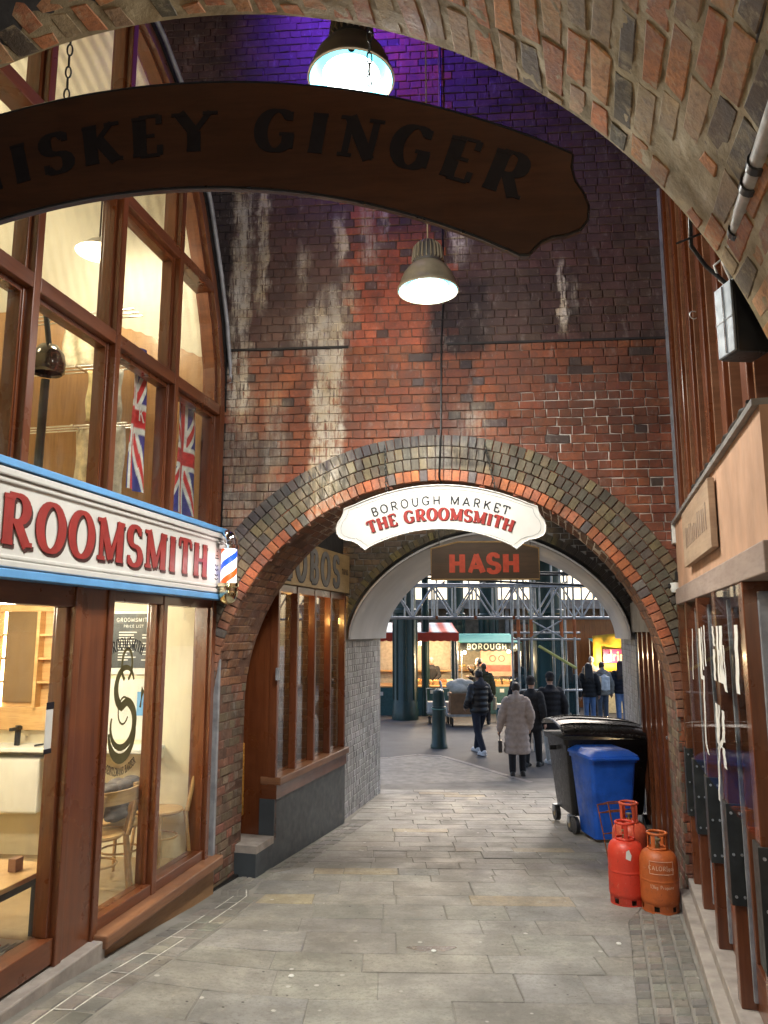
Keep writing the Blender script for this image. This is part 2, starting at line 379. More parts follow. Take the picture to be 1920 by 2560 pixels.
# ------------------------------------------------------------------ shared materials
WV, WH = (1, 1, .07), (.12, .12, 1)
M = {}
M['wood_v'] = wood('varnished hardwood upright', (.10, .026, .009), (.20, .06, .02), WV, .3, .4)
M['wood_h'] = wood('varnished hardwood rail', (.095, .026, .010), (.19, .06, .022), WH, .32, .35)
M['wood_sill'] = wood('worn hardwood sill', (.17, .07, .032), (.30, .14, .07), WH, .42, .1)
M['sign_wood'] = wood('dark sign board', (.050, .019, .010), (.085, .033, .016), (.12, .12, 1), .45, .2)
M['hash_wood'] = wood('brown sign board', (.06, .038, .022), (.10, .062, .035), (.1, .1, 1), .55, .05)
M['pale_wood'] = wood('pale carved board', (.30, .19, .08), (.46, .32, .15), (.25, .25, 1), .5, .1)
M['oak'] = wood('oak furniture', (.40, .22, .08), (.58, .36, .16), WH, .4, .15)
M['ply'] = wood('veneer panel', (.30, .15, .05), (.45, .25, .10), WV, .4, .15)
M['black'] = plain('black plastic', (.012, .012, .013), .35, var=.4, bump=.1)
M['dark_metal'] = plain('dark steel', (.045, .047, .045), .45, .6, .3)
M['grey_metal'] = plain('grey painted steel', (.30, .31, .34), .5, .1, .3, 9, .15)
M['galv'] = plain('galvanised tube', (.48, .50, .52), .38, .85, .25, 8)
M['chrome'] = plain('chrome', (.8, .8, .82), .08, 1., .05)
M['white'] = plain('white paint', (.72, .72, .69), .45, var=.08, vs=3)
M['offwhite'] = plain('white sign paint', (.64, .63, .60), .38, var=.06, vs=4)
M['cream'] = plain('cream plaster', (.76, .68, .50), .6, var=.06, vs=2)
M['blue_strip'] = plain('sky blue paint', (.13, .36, .70), .4, var=.12)
M['red_letter'] = plain('red sign paint', (.30, .026, .022), .45, var=.18, vs=9)
M['shade_letter'] = plain('dark letter shade', (.05, .018, .016), .5)
M['black_letter'] = plain('black sign paint', (.014, .014, .02), .5)
M['navy_letter'] = plain('near black blue letters', (.006, .007, .013), .5)
M['hash_letter'] = plain('vermilion sign paint', (.62, .085, .04), .5, var=.15, vs=20)
M['attr'] = plain('painted', 'attr', .55, var=.12, vs=8)
M['attr_gloss'] = plain('painted gloss', 'attr', .3, var=.1, vs=8, coat=.2)
M['cloth'] = plain('cloth', 'attr', .85, var=.3, vs=14, bump=.5, bs=40)
M['skin'] = plain('skin', (.50, .30, .22), .5, var=.08)
M['slate'] = plain('dark grey panel', (.055, .065, .075), .5, var=.18, vs=4, bump=.1)
M['plaster_pink'] = plain('salmon render', (.47, .28, .18), .75, var=.22, vs=3.5, bump=.2, bs=30, stretch=(1, 1, .5))
M['lead'] = plain('grey lead flashing', (.22, .21, .2), .6, .2, .3)
M['soot'] = plain('sooty brickwork', (.03, .027, .026), .85, var=.5, vs=5, bump=.5, bs=25)
M['concrete'] = plain('concrete', (.30, .28, .25), .8, var=.3, vs=5, bump=.35, bs=30)
M['stone_step'] = plain('stone step', (.33, .29, .26), .75, var=.25, vs=7, bump=.3, bs=40)
M['glass'] = glass('shop window glass', base=.02, grime=.05)
M['glass_clear'] = glass('coated door glass', (.95, .96, .95), .01, 0, .18)
M['glass_dark'] = glass('reflective window glass', (.72, .74, .73), .10, .04)
M['lining'] = plain('white lining sheet', (.58, .59, .61), .65, var=.1, vs=2, stretch=(1, 1, .3))
M['green_iron'] = plain('dark green iron paint', (.004, .034, .033), .4, var=.25, vs=6, coat=.2)
def scuffed(name, c, rough, dark, light):
    k = NT(name); b = k.attr() if c == 'attr' else k.mix(k.ramp(k.noise(6), .3, .7), tuple(x*.85 for x in c), tuple(x*1.12 for x in c))
    b = k.mix(k.ramp(k.noise(3.5, detail=6, rough=.7), .5, .72, 0, .55), b, dark)
    b = k.mix(k.ramp(k.noise(42, detail=7, rough=.8, stretch=(1, 1, .5)), .60, .68, 0, .8), b, light); b = k.mix(k.ramp(k.noise(70, detail=4, rough=.7), .62, .70, 0, .8), b, dark)
    k.bump(k.noise(60, detail=4), .12, .003); return k.fin(b, k.ramp(k.noise(12, detail=5), .3, .7, rough-.12, rough+.2), 0, None, 0)
M['rust_orange'] = scuffed('chipped cylinder paint', 'attr', .45, (.10, .03, .015), (.55, .25, .16))
M['bulb'] = emit('bulb glow', (1., .62, .25), 40)
M['warm_tube'] = emit('warm strip light', (1., .75, .42), 6)
M['lamp_lens'] = emit('cool lamp lens', (.80, .97, 1.), 2.6)
M['lamp_body'] = plain('bronze lamp shade', (.40, .34, .24), .4, .35, .3, 5)

_cm = {}
def cmat(c, gloss=.8):
    if (c, gloss) not in _cm: _cm[(c, gloss)] = plain('fabric', c, gloss, var=.18, vs=12, bump=.2, bs=30)
    return _cm[(c, gloss)]
E1 = R_(4.5); EX = Vector((math.cos(E1), -math.sin(E1), 0)); EY = Vector((math.sin(E1), math.cos(E1), 0)); UZ = Vector((0, 0, 1))
def frame_m(o, x, y): return Matrix(((x[0], y[0], 0, o[0]), (x[1], y[1], 0, o[1]), (0, 0, 1, o[2] if len(o) > 2 else 0), (0, 0, 0, 1)))
def norm2(x, y): l = math.hypot(x, y); return (x/l, y/l)
W1 = frame_m((.5, 7.19), EX, (.24, 1)); W2 = frame_m((1.3, 10.6), EX, (.22, 1))
ls = norm2(-.2, -1); SL = frame_m((-1.63, 7.33), ls, (-ls[1], ls[0]))     # barber shop: x towards the camera, y out to the lane
rs = norm2(-.28, -1); SR = frame_m((2.74, 6.93), rs, (rs[1], -rs[0]))     # right-hand shop, the same
bs_ = norm2(-.28, -1); SB = frame_m((-.55, 10.55), bs_, (-bs_[1], bs_[0])) # second shop on the left
def clamp(x, a=0., b=1.): return max(a, min(b, x))
def gz(x, y): return -.04*clamp(y, -6, 14.8)+.13*clamp((7.2-y)/2.2)*clamp((-.7-x)/1.1)

# ------------------------------------------------------------------ ground
k = NT('dirt and bedding under the paving'); c = k.mix(k.ramp(k.noise(3), .3, .7), (.27, .255, .23), (.16, .15, .135)); k.bump(k.noise(40), .4, .01); M['bed'] = k.fin(c, .85)
k = NT('worn stone paving'); c = k.mix(1., k.attr(), k.mix(k.ramp(k.noise(3.5, detail=6), .3, .7), (.72,)*3, (1.25,)*3), 'MULTIPLY')
c = k.mix(k.ramp(k.noise(26, detail=6, rough=.7), .48, .72, 0, .5), c, (.13, .115, .10))
c = k.mix(k.ramp(k.noise(1.1, detail=5), .45, .72, 0, .5), c, (.15, .14, .125)); c = k.mix(k.ramp(k.noise(9, detail=6, rough=.7, stretch=(.3, 1.6, 1)), .5, .7, 0, .5), c, (.19, .175, .15)); c = k.mix(k.ramp(k.noise(5, detail=7, rough=.75), .54, .70, 0, .5), c, (.44, .41, .35)); c = k.mix(k.ramp(k.noise(45, detail=7, rough=.8), .52, .66, 0, .6), c, (.12, .11, .095)); c = k.mix(k.ramp(k.noise(.55, detail=6, rough=.65), .50, .66, 0, .45), c, (.12, .115, .105))
vo = k.n('TexVoronoi'); k.l(k.pos(), vo.inputs['Vector']); vo.inputs['Scale'].default_value = 4.1
c = k.mix(k.math('MULTIPLY', k.ramp(vo.outputs['Distance'], .085, .06), k.ramp(k.noise(1.7), .47, .52)), c, (.5, .48, .45))
vo2 = k.n('TexVoronoi'); k.l(k.pos(), vo2.inputs['Vector']); vo2.inputs['Scale'].default_value = 7.7
c = k.mix(k.math('MULTIPLY', k.ramp(vo2.outputs['Distance'], .09, .05), k.ramp(k.noise(2.3), .48, .54)), c, (.05, .045, .04))
p_ = k.bump(k.noise(12, detail=6, rough=.6), .35, .012); k.bump(k.noise(90, detail=3), .3, .003, p_)
M['flag'] = k.fin(c, k.ramp(k.noise(2.3, detail=5), .35, .65, .42, .75), 0, .45)
k = NT('market road asphalt'); c = k.mix(k.ramp(k.noise(2), .3, .7), (.085, .085, .09), (.05, .05, .053)); c = k.mix(k.ramp(k.noise(120, detail=2), .5, .8, 0, .5), c, (.16, .155, .15)); k.bump(k.noise(160), .3, .004); M['asphalt'] = k.fin(c, .7)

xs = [-90, -40, -15, -6, -4]+[-3+.3*i for i in range(24)]+[4.5, 6, 9, 15, 40, 90]; ys = [-60, -20, -8, -4, 0, 2]+[3+.4*i for i in range(31)]+[16, 20, 26, 40, 70, 140]
g = MB(); nx = len(xs); g.add([(x, y, gz(x, y)-.0065) for y in ys for x in xs], [(j*nx+i, j*nx+i+1, (j+1)*nx+i+1, (j+1)*nx+i) for j in range(len(ys)-1) for i in range(nx-1)])
ground = tag(g.build('ground', M['bed'], recalc=False), kind='structure')
def xl(y):     # clear lane width along its length
    if y < 7.35: return -1.63-.2*(7.33-y)+.13
    if y < 10.6: return -1.60+.25*(y-7.35)+.02 if y < 8.2 else -.55-.28*(10.55-y)+.03
    if y < 12.8: return -.48+.17*(y-10.6)
    return -.1
def xr(y):
    if y < 6.95: return 2.74-.28*(6.93-y)-.22
    if y < 7.8: return 2.66+.2*(y-6.95)
    if y < 10.5: return 2.85+.19*(y-7.6)
    if y < 12.8: return 3.32+.08*(y-10.5)
    return 3.9
pave = tag(MB().add([(-1.9, 3.7, -.3), (1.7, 3.7, -.3), (3.4, 13.2, -.7), (-.1, 13.2, -.7)], [(0, 1, 2, 3)]).build('pavement', M['bed'], recalc=False), kind='structure')
def slab(pts, col, name, parent, th=.05, ch=.004):
    cx = sum(p[0] for p in pts)/4; cy = sum(p[1] for p in pts)/4; dz = rnd.gauss(0, .0016); t1, t2 = rnd.gauss(0, .0014), rnd.gauss(0, .0014)
    zf = lambda x, y: gz(x, y)+dz+(x-cx)*t1*2+(y-cy)*t2*2
    a = [(x, y, gz(x, y)-th) for x, y in pts]; b = [(x, y, zf(x, y)-ch) for x, y in pts]
    c_ = []
    for x, y in pts:
        d = Vector((cx-x, cy-y)); f = min(.4, ch*1.6/max(d.length, .01)); c_.append((x+d.x*f, y+d.y*f, zf(x, y)))
    fs = [(0,1,5,4),(1,2,6,5),(2,3,7,6),(3,0,4,7),(4,5,9,8),(5,6,10,9),(6,7,11,10),(7,4,8,11),(8,9,10,11)]
    return MB().add(a+b+c_, fs, col).build(name, M['flag'], parent, recalc=False)
tones = [(.285, .275, .25), (.275, .268, .247), (.295, .282, .255), (.27, .263, .25), (.288, .272, .24)]
y = 3.75
while y < 13.1:
    dp = rnd.choice([.24, .28, .33, .38, .44]) if y < 8 else rnd.choice([.2, .24, .27, .3]); yb = y+dp
    a = xl((y+yb)/2)+.42 if y < 7.2 else xl((y+yb)/2)+.30 if y < 10.5 else xl((y+yb)/2)
    b = xr((y+yb)/2)-(.46 if y < 7.2 else .02)
    x = a
    while x < b-.05:
        wd = rnd.uniform(.42, .95) if y < 8 else rnd.uniform(.3, .75); xe = min(b, x+wd)
        if b-xe < .2: xe = b
        sk = -.035*1; j = lambda: rnd.uniform(-.004, .004)
        xm = (y+yb)/2; la, lb_ = (xl(y)-xl(xm), xl(yb)-xl(xm)) if x == a else (0, 0); ra, rb_ = (xr(y)-xr(xm), xr(yb)-xr(xm)) if xe == b else (0, 0)
        q = [(x+la+.0035+j(), y+.003+sk*x+j()), (xe+ra-.0035+j(), y+.003+sk*xe+j()), (xe+rb_-.0035+j(), yb-.003+sk*xe+j()), (x+lb_+.0035+j(), yb-.003+sk*x+j())]
        t = rnd.choice(tones) if rnd.random() > .05 else (.37, .31, .21)
        slab(q, jitc(t, .06), 'paving_slab', pave)
        x = xe
    y = yb
# drainage channel of small setts along the left, sett margin along the right
setts = []
for side in (0, 1):
    y = 3.9
    while y < (10.3 if side == 0 else 6.85):
        L = .2 if side == 0 else .115
        for lane in range(3 if side == 0 else 4):
            if side == 0:
                wl = (.11, .12, .13)[lane] if y < 7.2 else (.07, .09, .11)[lane]; off = sum(((.11, .12, .13) if y < 7.2 else (.07, .09, .11))[:lane]); a0 = xl(y)+.03+off; a1 = xl(y+L)+.03+off
            else: wl = .108; off = .452-lane*.112; a0 = xr(y)-off; a1 = xr(y+L)-off
            q = [(a0+.006, y+.005), (a0+wl-.006, y+.005), (a1+wl-.006, y+L-.005), (a1+.006, y+L-.005)]
            setts.append((q, jitc(rnd.choice([(.22, .205, .18), (.27, .25, .22), (.19, .18, .165)]), .15)))
        y += L
setts.sort(key=lambda s_: s_[0][0][1])
for q, cc in setts[:290]: slab(q, cc, 'sett', pave, .04, .008)
mm = MB(); ml = MB()
for q, cc in setts[290:]: mm.hexa([(x, y, gz(x, y)-.05) for x, y in q], [(x, y, gz(x, y)+rnd.uniform(-.002, .002)) for x, y in q], cc)
if mm.v: tag(mm.build('setts', M['flag'], pave), kind='stuff')
M['lime_joint'] = plain('pale cement joint', (.55, .53, .49), .8, var=.3, vs=20)
for off in (.145, .262):
    for i in range(16):
        ya, yb = 4.3+i*.2, 4.5+i*.2
        if rnd.random() < .18: continue
        pts = [(xl(ya)+off, ya), (xl(ya)+off+.011, ya), (xl(yb)+off+.011, yb), (xl(yb)+off, yb)]
        ml.add([(x, y, gz(x, y)+.0012) for x, y in pts], [(0, 1, 2, 3)])
        if off < .2 and rnd.random() < .7: ml.add([(x, y, gz(x, y)+.0012) for x, y in ((xl(yb)+.15, yb-.005), (xl(yb)+.262, yb-.005), (xl(yb)+.262, yb+.005), (xl(yb)+.15, yb+.005))], [(0, 1, 2, 3)])
tag(ml.build('channel_joints', M['lime_joint'], pave, recalc=False), kind='stuff')
# market road and kerb beyond
rd = MB(); kp = [(-6, 16.2), (.1, 16.76), (.73, 17.2), (1.25, 17.0), (1.74, 16.0), (2.32, 14.67), (2.86, 13.62), (3.6, 13.1), (9, 12.9)]
rd.add([(x, y, -.588) for x, y in kp]+[(x, 60, -.588) for x, y in kp], [(i, i+1, len(kp)+i+1, len(kp)+i) for i in range(len(kp)-1)])
tag(rd.build('road', M['asphalt'], recalc=False), kind='structure')
kb = MB()
for i in range(len(kp)-1):
    a, b = Vector(kp[i]), Vector(kp[i+1]); n = max(1, int((b-a).length/.6)); d = (b-a).normalized(); nn = Vector((-d.y, d.x))*.07
    for s_ in range(n):
        p, q = a+(b-a)*(s_/n)+d*.006, a+(b-a)*((s_+1)/n)-d*.006
        kb.hexa([(*(p-nn), -.75), (*(q-nn), -.75), (*(q+nn), -.75), (*(p+nn), -.75)], [(*(p-nn), -.568), (*(q-nn), -.568), (*(q+nn), -.572), (*(p+nn), -.572)])
tag(kb.build('kerb', M['stone_step'], None, bevel=.008), kind='structure')
# far pavement between the second arch and the kerb
fp = MB(); fp.add([(-6, 12.75, -.522), (9, 12.75, -.522), (9, 12.9, -.575)]+[(x, y, -.575) for x, y in reversed(kp)], [tuple(range(3+len(kp)))])
tag(fp.build('footway', plain('worn footway stone', (.21, .20, .185), .65, var=.3, vs=5, bump=.4, bs=20), recalc=False), kind='structure')

# ------------------------------------------------------------------ near brick vault
AX = Vector((.255, 1, 0)).normalized(); VR = 2.65; VO = Vector((0, 3.2, 0))
def vault(t, v, d): d += .0; a = v/VR; r = VR-d; return VO+EX*(-.85+r*math.cos(a))+UZ*(2.37+r*math.sin(a))-AX*t
vt = thing('brick_vault', 'rough orange brick vault arching overhead with smeared mortar joints', 'vault', (0, 3.2, 0))
M['vault_mortar'] = brick_mat('smeared mortar', mortar=(.46, .36, .21), limes=((9, .56, .72, .5, (.44, .37, .26)),))
M['vault_brick'] = brick_mat('rough orange brick', limes=((13, .54, .68, .8, (.40, .32, .20)), (5, .54, .66, .6, (.36, .28, .16)), (4, .64, .78, .5, (.12, .10, .07))))
NV = 60; sh = MB()
def smear(a, b):
    t, v = -.012+a*2.4, b*VR*math.pi; q = Vector((t*7, v*7, 0)); e = min(1., (t+.012)/.05)
    return vault(t, v, (-.0025+.006*mnoise.noise(q)+.004*mnoise.noise(q*3.1))*e)
sh.grid(smear, 130, 420)
sh.grid(lambda a, b: vault(2.386+a*5.1, b*VR*math.pi, -.002), 20, 90)
sh.build('mortar_bed', M['vault_mortar'], vt, smooth=60, recalc=False)
vo_ = MB(); prof = [(-.85+VR*math.cos(math.pi*i/40), 2.37+VR*math.sin(math.pi*i/40)) for i in range(41)]
Mv = frame_m((0, 3.2), EX, EY)
vo2_ = MB(Mv); vo2_.band([(x, 9.2) for x, z in prof], [(x*1.0, z+.012) for x, z in prof], -.02, -.35); vo2_.build('spandrel', M['soot'], vt)  # unseen wall added above the vault to keep sky light from leaking in
for sx, x0, x1 in ((1, 1.81, 2.35), (-1, -4.1, -3.51)):
    p0, p1 = VO+EX*x0, VO+EX*x1; q0, q1 = p0-AX*7, p1-AX*7
    MB().hexa([(*p.xy, -.3) for p in (p0, p1, q1, q0)], [(*p.xy, 9.2) for p in (p0, p1, q1, q0)]).build('abutment', M['vault_mortar'], vt)
def vcol(u, v):
    r = rnd.random()
    if r < .10: return jitc((.13, .10, .07), .25)
    if r < .34: return jitc((.36, .24, .14), .22)
    return jitc(rnd.choice([(.46, .18, .075), (.50, .22, .09), (.42, .16, .07), (.47, .24, .12)]), .18)
brick_surface(vt, lambda t, v, d: vault(t, v, d+.0012), 0, 2.3, .4, VR*math.pi-.3, lambda u, v: mnoise.noise(Vector((u*2.1, v*2.1, 3))) > -.42, vcol, M['vault_brick'], 300, course=.122, bl=.285, joint=.030, depth=.04, jit=.0009, bond=False, skew=.013)
for sx in (1, -1):
    brick_surface(vt, lambda t, z, d, sx=sx: VO+EX*((1.806 if sx > 0 else -3.506)-sx*d)-AX*t+UZ*z, 0, 4.5, -.3, 2.42, lambda u, v: True, vcol, M['vault_brick'], 0, course=.10, bl=.24, joint=.02)
MB().box(-7, 6, -4, 7.7, 9.2, 9.45).build('viaduct_deck', M['soot'])
tag(bpy.data.objects['viaduct_deck'], 'dark underside of the viaduct deck high above the brick arches', 'deck')

# ------------------------------------------------------------------ arched brick wall
def ell(a, b, cz, n, base, ex=2.0, cx=0.):
    pts = [(cx-a, base)]
    for i in range(n+1):
        th = math.pi*i/n; cc, ss = math.cos(math.pi-th), math.sin(math.pi-th)
        pts.append((cx+a*math.copysign(abs(cc)**(2/ex), cc), cz+b*abs(ss)**(2/ex)))
    return pts+[(cx+a, base)]
ARCH = ell(2.14, 2.2, 1.3, 48, -.45)
def outside(pts_a, pts_b, cz, x, z, grow=0., ex=2.0, cx=0.):
    a, b = pts_a+grow, pts_b+grow; dx = abs(x-cx)/a
    if z < cz: return dx > 1
    return dx**ex+((z-cz)/b)**ex > 1
def wall_core(Mw, arch, xL, xR, top, thick, base, off):
    m = MB(Mw); n = len(arch)
    for d in (off, thick):
        m.add([(x, d, z) for x, z in arch]+[(x, d, top) for x, z in arch], [(i, i+1, n+i+1, n+i) for i in range(n-1)])
        m.add([(xL, d, base), (arch[0][0], d, base), (arch[0][0], d, top), (xL, d, top)], [(0, 1, 2, 3)])
        m.add([(arch[-1][0], d, base), (xR, d, base), (xR, d, top), (arch[-1][0], d, top)], [(0, 1, 2, 3)])
    m.add([(x, off, z) for x, z in arch]+[(x, thick, z) for x, z in arch], [(i, n+i, n+i+1, i+1) for i in range(n-1)])
    for x in (xL, xR): m.add([(x, off, base), (x, thick, base), (x, thick, top), (x, off, top)], [(0, 1, 2, 3)])
    return m
wx = lambda xl_: .5+xl_*math.cos(E1)
STREAKS = [(wx(-1.06), .14, 5.6, 3.2, 2.4), (wx(-1.03), .11, 5.0, 3.0, 2.4), (wx(-1.14), .24, 5.35, 4.75, 1.6), (wx(-1.97), .10, 6.9, 4.0, 1.8), (wx(-1.76), .06, 7, 5.2, 1.8), (wx(-1.33), .07, 6.1, 5.35, .9), (wx(-.95), .06, 6.4, 5.7, 2.), (wx(-.86), .08, 5.8, 5.0, .8), (wx(-.66), .08, 6.7, 5.6, .7),
           (wx(1.27), .04, 5.8, 4.9, 1.6), (wx(1.38), .05, 5.6, 5.1, .8), (wx(.25), .08, 6.5, 5.6, .9), (wx(.36), .05, 6.4, 5.8, .8), (wx(-1.95), .2, 4.6, 2.9, .55), (wx(-1.6), .12, 4.6, 2.7, .5), (wx(-.5), .05, 6.7, 5.9, .7), (wx(-1.05), .2, 3.4, 2.6, .8), (wx(.4), .22, 4.35, 3.85, .55)]
SOOTS = [(wx(-2.35), 6.0, .33, 1.35, .95), (wx(.25), 5.15, .34, .45, .85), (wx(.16), 4.3, .25, .45, .55), (wx(1.0), 5.3, .5, .4, .45), (wx(-2.3), 3.6, .2, 1., .85), (wx(.3), 6.6, .9, .6, .6), (wx(.1), 3.75, .5, .16, .85)]
GRIME = ((1.3, .42, .68, .55, (.11, .075, .065)), (5, .5, .72, .45, (.13, .085, .07)), (9, .58, .74, .4, (.42, .36, .32)), (24, .6, .72, .35, (.5, .44, .4)))
M['w1_brick'] = brick_mat('viaduct wall brick', STREAKS, SOOTS, GRIME)
M['w1_mortar'] = brick_mat('viaduct wall mortar', STREAKS, SOOTS, GRIME[2:], mortar=(.19, .105, .075), wmort=(wx(1.15), 2.6, 4.6))
w1 = thing('arched_brick_wall', 'tall red brick viaduct wall with wide round arch and white lime streaks', 'wall', (.5, 7.19, -.29))
wall_core(W1, ARCH, -3.4, 3.2, 9.2, .76, -.5, .012).build('mortar_bed', M['w1_mortar'], w1, recalc=False)
def w1pos(u, v, d): return W1 @ Vector((u, -d, v))
def w1col(u, v):
    t = rnd.random(); tooth = rnd.uniform(-.1, .1)
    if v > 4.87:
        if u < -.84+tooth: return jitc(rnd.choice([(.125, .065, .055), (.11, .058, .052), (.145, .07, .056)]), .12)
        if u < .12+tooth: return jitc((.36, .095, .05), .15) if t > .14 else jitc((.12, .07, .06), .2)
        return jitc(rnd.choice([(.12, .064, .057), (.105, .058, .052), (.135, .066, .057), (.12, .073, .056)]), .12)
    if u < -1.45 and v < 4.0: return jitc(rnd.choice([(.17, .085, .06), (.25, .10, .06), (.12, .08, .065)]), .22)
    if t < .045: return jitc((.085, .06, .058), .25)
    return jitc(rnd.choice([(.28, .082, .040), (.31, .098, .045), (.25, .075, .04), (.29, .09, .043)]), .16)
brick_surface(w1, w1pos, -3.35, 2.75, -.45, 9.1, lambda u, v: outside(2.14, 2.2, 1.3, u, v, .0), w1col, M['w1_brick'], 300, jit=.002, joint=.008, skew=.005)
# arch rings
def ringpt(i, n, r, d): # i along the curve, r outwards from the intrados
    th = math.pi*(1-i/n); cc, ss = math.cos(th), math.sin(th); px, pz = 2.14*cc, 1.3+2.2*ss
    nx_, nz_ = cc/2.14, ss/2.2; l = math.hypot(nx_, nz_)
    return W1 @ Vector((px+nx_/l*r, -d, pz+nz_/l*r))
M['ring_brick'] = brick_mat('arch ring brick', [(wx(-1.05), .24, 3.9, 2.6, .9), (wx(.1), .5, 4.05, 3.5, .35)], [(wx(.3), 3.72, .3, .1, .8)], ((8, .55, .7, .45, (.22, .20, .16)),))
ring = []
for r_ in range(4):
    n = 88+r_*4; r0, r1 = -.004+r_*.115, r_*.115+.104
    for i in range(n):
        if r_ == 3 and not (14 < i < n-6): continue
        fr = i/n
        if r_ == 0: cc = rnd.choice([(.52, .17, .075), (.46, .15, .07), (.42, .16, .09)]) if rnd.random() > .12 else (.16, .14, .13)
        elif r_ == 3 and fr < .55: cc = rnd.choice([(.075, .07, .075), (.10, .09, .09)])
        else: cc = rnd.choice([(.17, .14, .095), (.14, .12, .09), (.21, .165, .095), (.12, .105, .085)])
        if fr < .16 or fr > .9: cc = tuple(.5*a+.5*b for a, b in zip(cc, (.14, .12, .10)))
        g_ = .06; jj = rnd.gauss(0, .004); pr = .018+rnd.gauss(0, .003)
        f0, f1 = i+g_, i+1-g_; lo, hi = r0+jj*.3, r1+jj*.3
        a = [ringpt(f, n, r, -.03) for f, r in ((f0, lo), (f1, lo), (f1, hi), (f0, hi))]; b = [ringpt(f, n, r, pr-.005) for f, r in ((f0, lo), (f1, lo), (f1, hi), (f0, hi))]
        e = .005; fm = e*8
        c_ = [ringpt(f, n, r, pr) for f, r in ((f0+fm, lo+e), (f1-fm, lo+e), (f1-fm, hi-e), (f0+fm, hi-e))]
        ring.append((r_*.02+abs(fr-.5)*.1, a+b+c_, jitc(cc, .18)))
ring.sort(key=lambda t_: t_[0]); FSB = [(0,1,5,4),(1,2,6,5),(2,3,7,6),(3,0,4,7),(4,5,9,8),(5,6,10,9),(6,7,11,10),(7,4,8,11),(8,9,10,11)]
for d, vs, cc in ring[:230]: MB().add(vs, FSB, cc).build('voussoir', M['ring_brick'], w1, recalc=False)
m = MB()
for d, vs, cc in ring[230:]: m.add(vs, FSB, cc)
tag(m.build('arch_brickwork', M['ring_brick'], w1, recalc=False), kind='stuff')
# soffit and reveals of the arch
AL = [0.]; AP = ell(2.14, 2.2, 1.3, 120, -.45)
for a, b in zip(AP, AP[1:]): AL.append(AL[-1]+math.hypot(b[0]-a[0], b[1]-a[1]))
def along(pts, cum, v):
    v = clamp(v, 0, cum[-1]-1e-6); lo, hi = 0, len(cum)-1
    while hi-lo > 1:
        md = (lo+hi)//2
        if cum[md] <= v: lo = md
        else: hi = md
    f = (v-cum[lo])/max(1e-9, cum[lo+1]-cum[lo]); a, b = pts[lo], pts[lo+1]; dx, dz = b[0]-a[0], b[1]-a[1]; l = math.hypot(dx, dz) or 1
    return a[0]+dx*f, a[1]+dz*f, dz/l, -dx/l       # point and normal towards the opening
def soff(u, v, d): x, z, nx_, nz_ = along(AP, AL, v); return W1 @ Vector((x+nx_*(d+.004), u, z+nz_*(d+.004)))
M['reveal_brick'] = brick_mat('arch soffit brick', limes=((6, .56, .70, .55, (.33, .31, .28)), (15, .58, .7, .4, (.3, .26, .2))))
brick_surface(w1, soff, .0, .75, 0.1, AL[-1]-.1, lambda u, v: True, lambda u, v: jitc(rnd.choice([(.23, .105, .06), (.20, .10, .065), (.26, .13, .07)]) if 2. < v < AL[-1]-2 else rnd.choice([(.17, .12, .085), (.20, .15, .10), (.24, .11, .075)]), .18), M['reveal_brick'], 120)
for x0, x1 in ((-2.15, -.86), (.13, 2.6)):
    MB(W1).box(x0, x1, -.022, .01, 4.862, 4.884).build('string_shadow_line', M['soot'], w1)  # thin ledge, its dark colour painting the shadow line between brick zones

# ------------------------------------------------------------------ second wall with the white-lined arch
a2, b2, c2, e2, x2 = 1.98, 1.50, 2.0, 1.75, .13
ARCH2 = ell(a2, b2, c2, 44, -.7, e2, x2)
w2 = thing('lined_arch_wall', 'sooty brick wall behind, its arch lined with smooth white sheet', 'wall', (1.3, 10.6, -.42))
M['w2_mortar'] = brick_mat('second wall mortar', mortar=(.15, .135, .115), soots=((3.6, 3.2, 1.5, 1.2, .9),), limes=((3, .1, .2, .55, (.40, .40, .40)),))
M['w2_brick'] = brick_mat('second wall brick', (), ((3.7, 3.2, 1.45, 1.3, .93),), ((9, .56, .72, .35, (.24, .22, .18)),))
wall_core(W2, ARCH2, -3.2, 3.6, 4.4, 2.2, -.8, .012).build('mortar_bed', M['w2_mortar'], w2, recalc=False)
brick_surface(w2, lambda u, v, d: W2 @ Vector((u, -d, v)), -3.1, 3.4, -.7, 4.3, lambda u, v: outside(a2, b2, c2, u, v, .11, e2, x2), lambda u, v: jitc(rnd.choice([(.17, .13, .085), (.14, .11, .08), (.20, .14, .085)]), .2), M['w2_brick'], 160)
AP2 = ell(a2, b2, c2, 120, -.7, e2, x2); AL2 = [0.]
for a, b in zip(AP2, AP2[1:]): AL2.append(AL2[-1]+math.hypot(b[0]-a[0], b[1]-a[1]))
m = MB(); nv = int((AL2[-1]-2*2.7)/.075)
for i in range(nv):
    v0, v1 = 2.7+i*.075+.004, 2.7+(i+1)*.075-.004; q = []
    for d in (.03, -.014):
        for v, r in ((v0, .0), (v1, .0), (v1, .105), (v0, .105)):
            x, z, nx_, nz_ = along(AP2, AL2, v); q.append(W2 @ Vector((x-nx_*r, d, z-nz_*r)))
    MB().hexa(q[:4], q[4:], jitc(rnd.choice([(.22, .18, .08), (.18, .15, .08), (.15, .13, .09)]), .2)).build('voussoir', M['w2_brick'], w2)
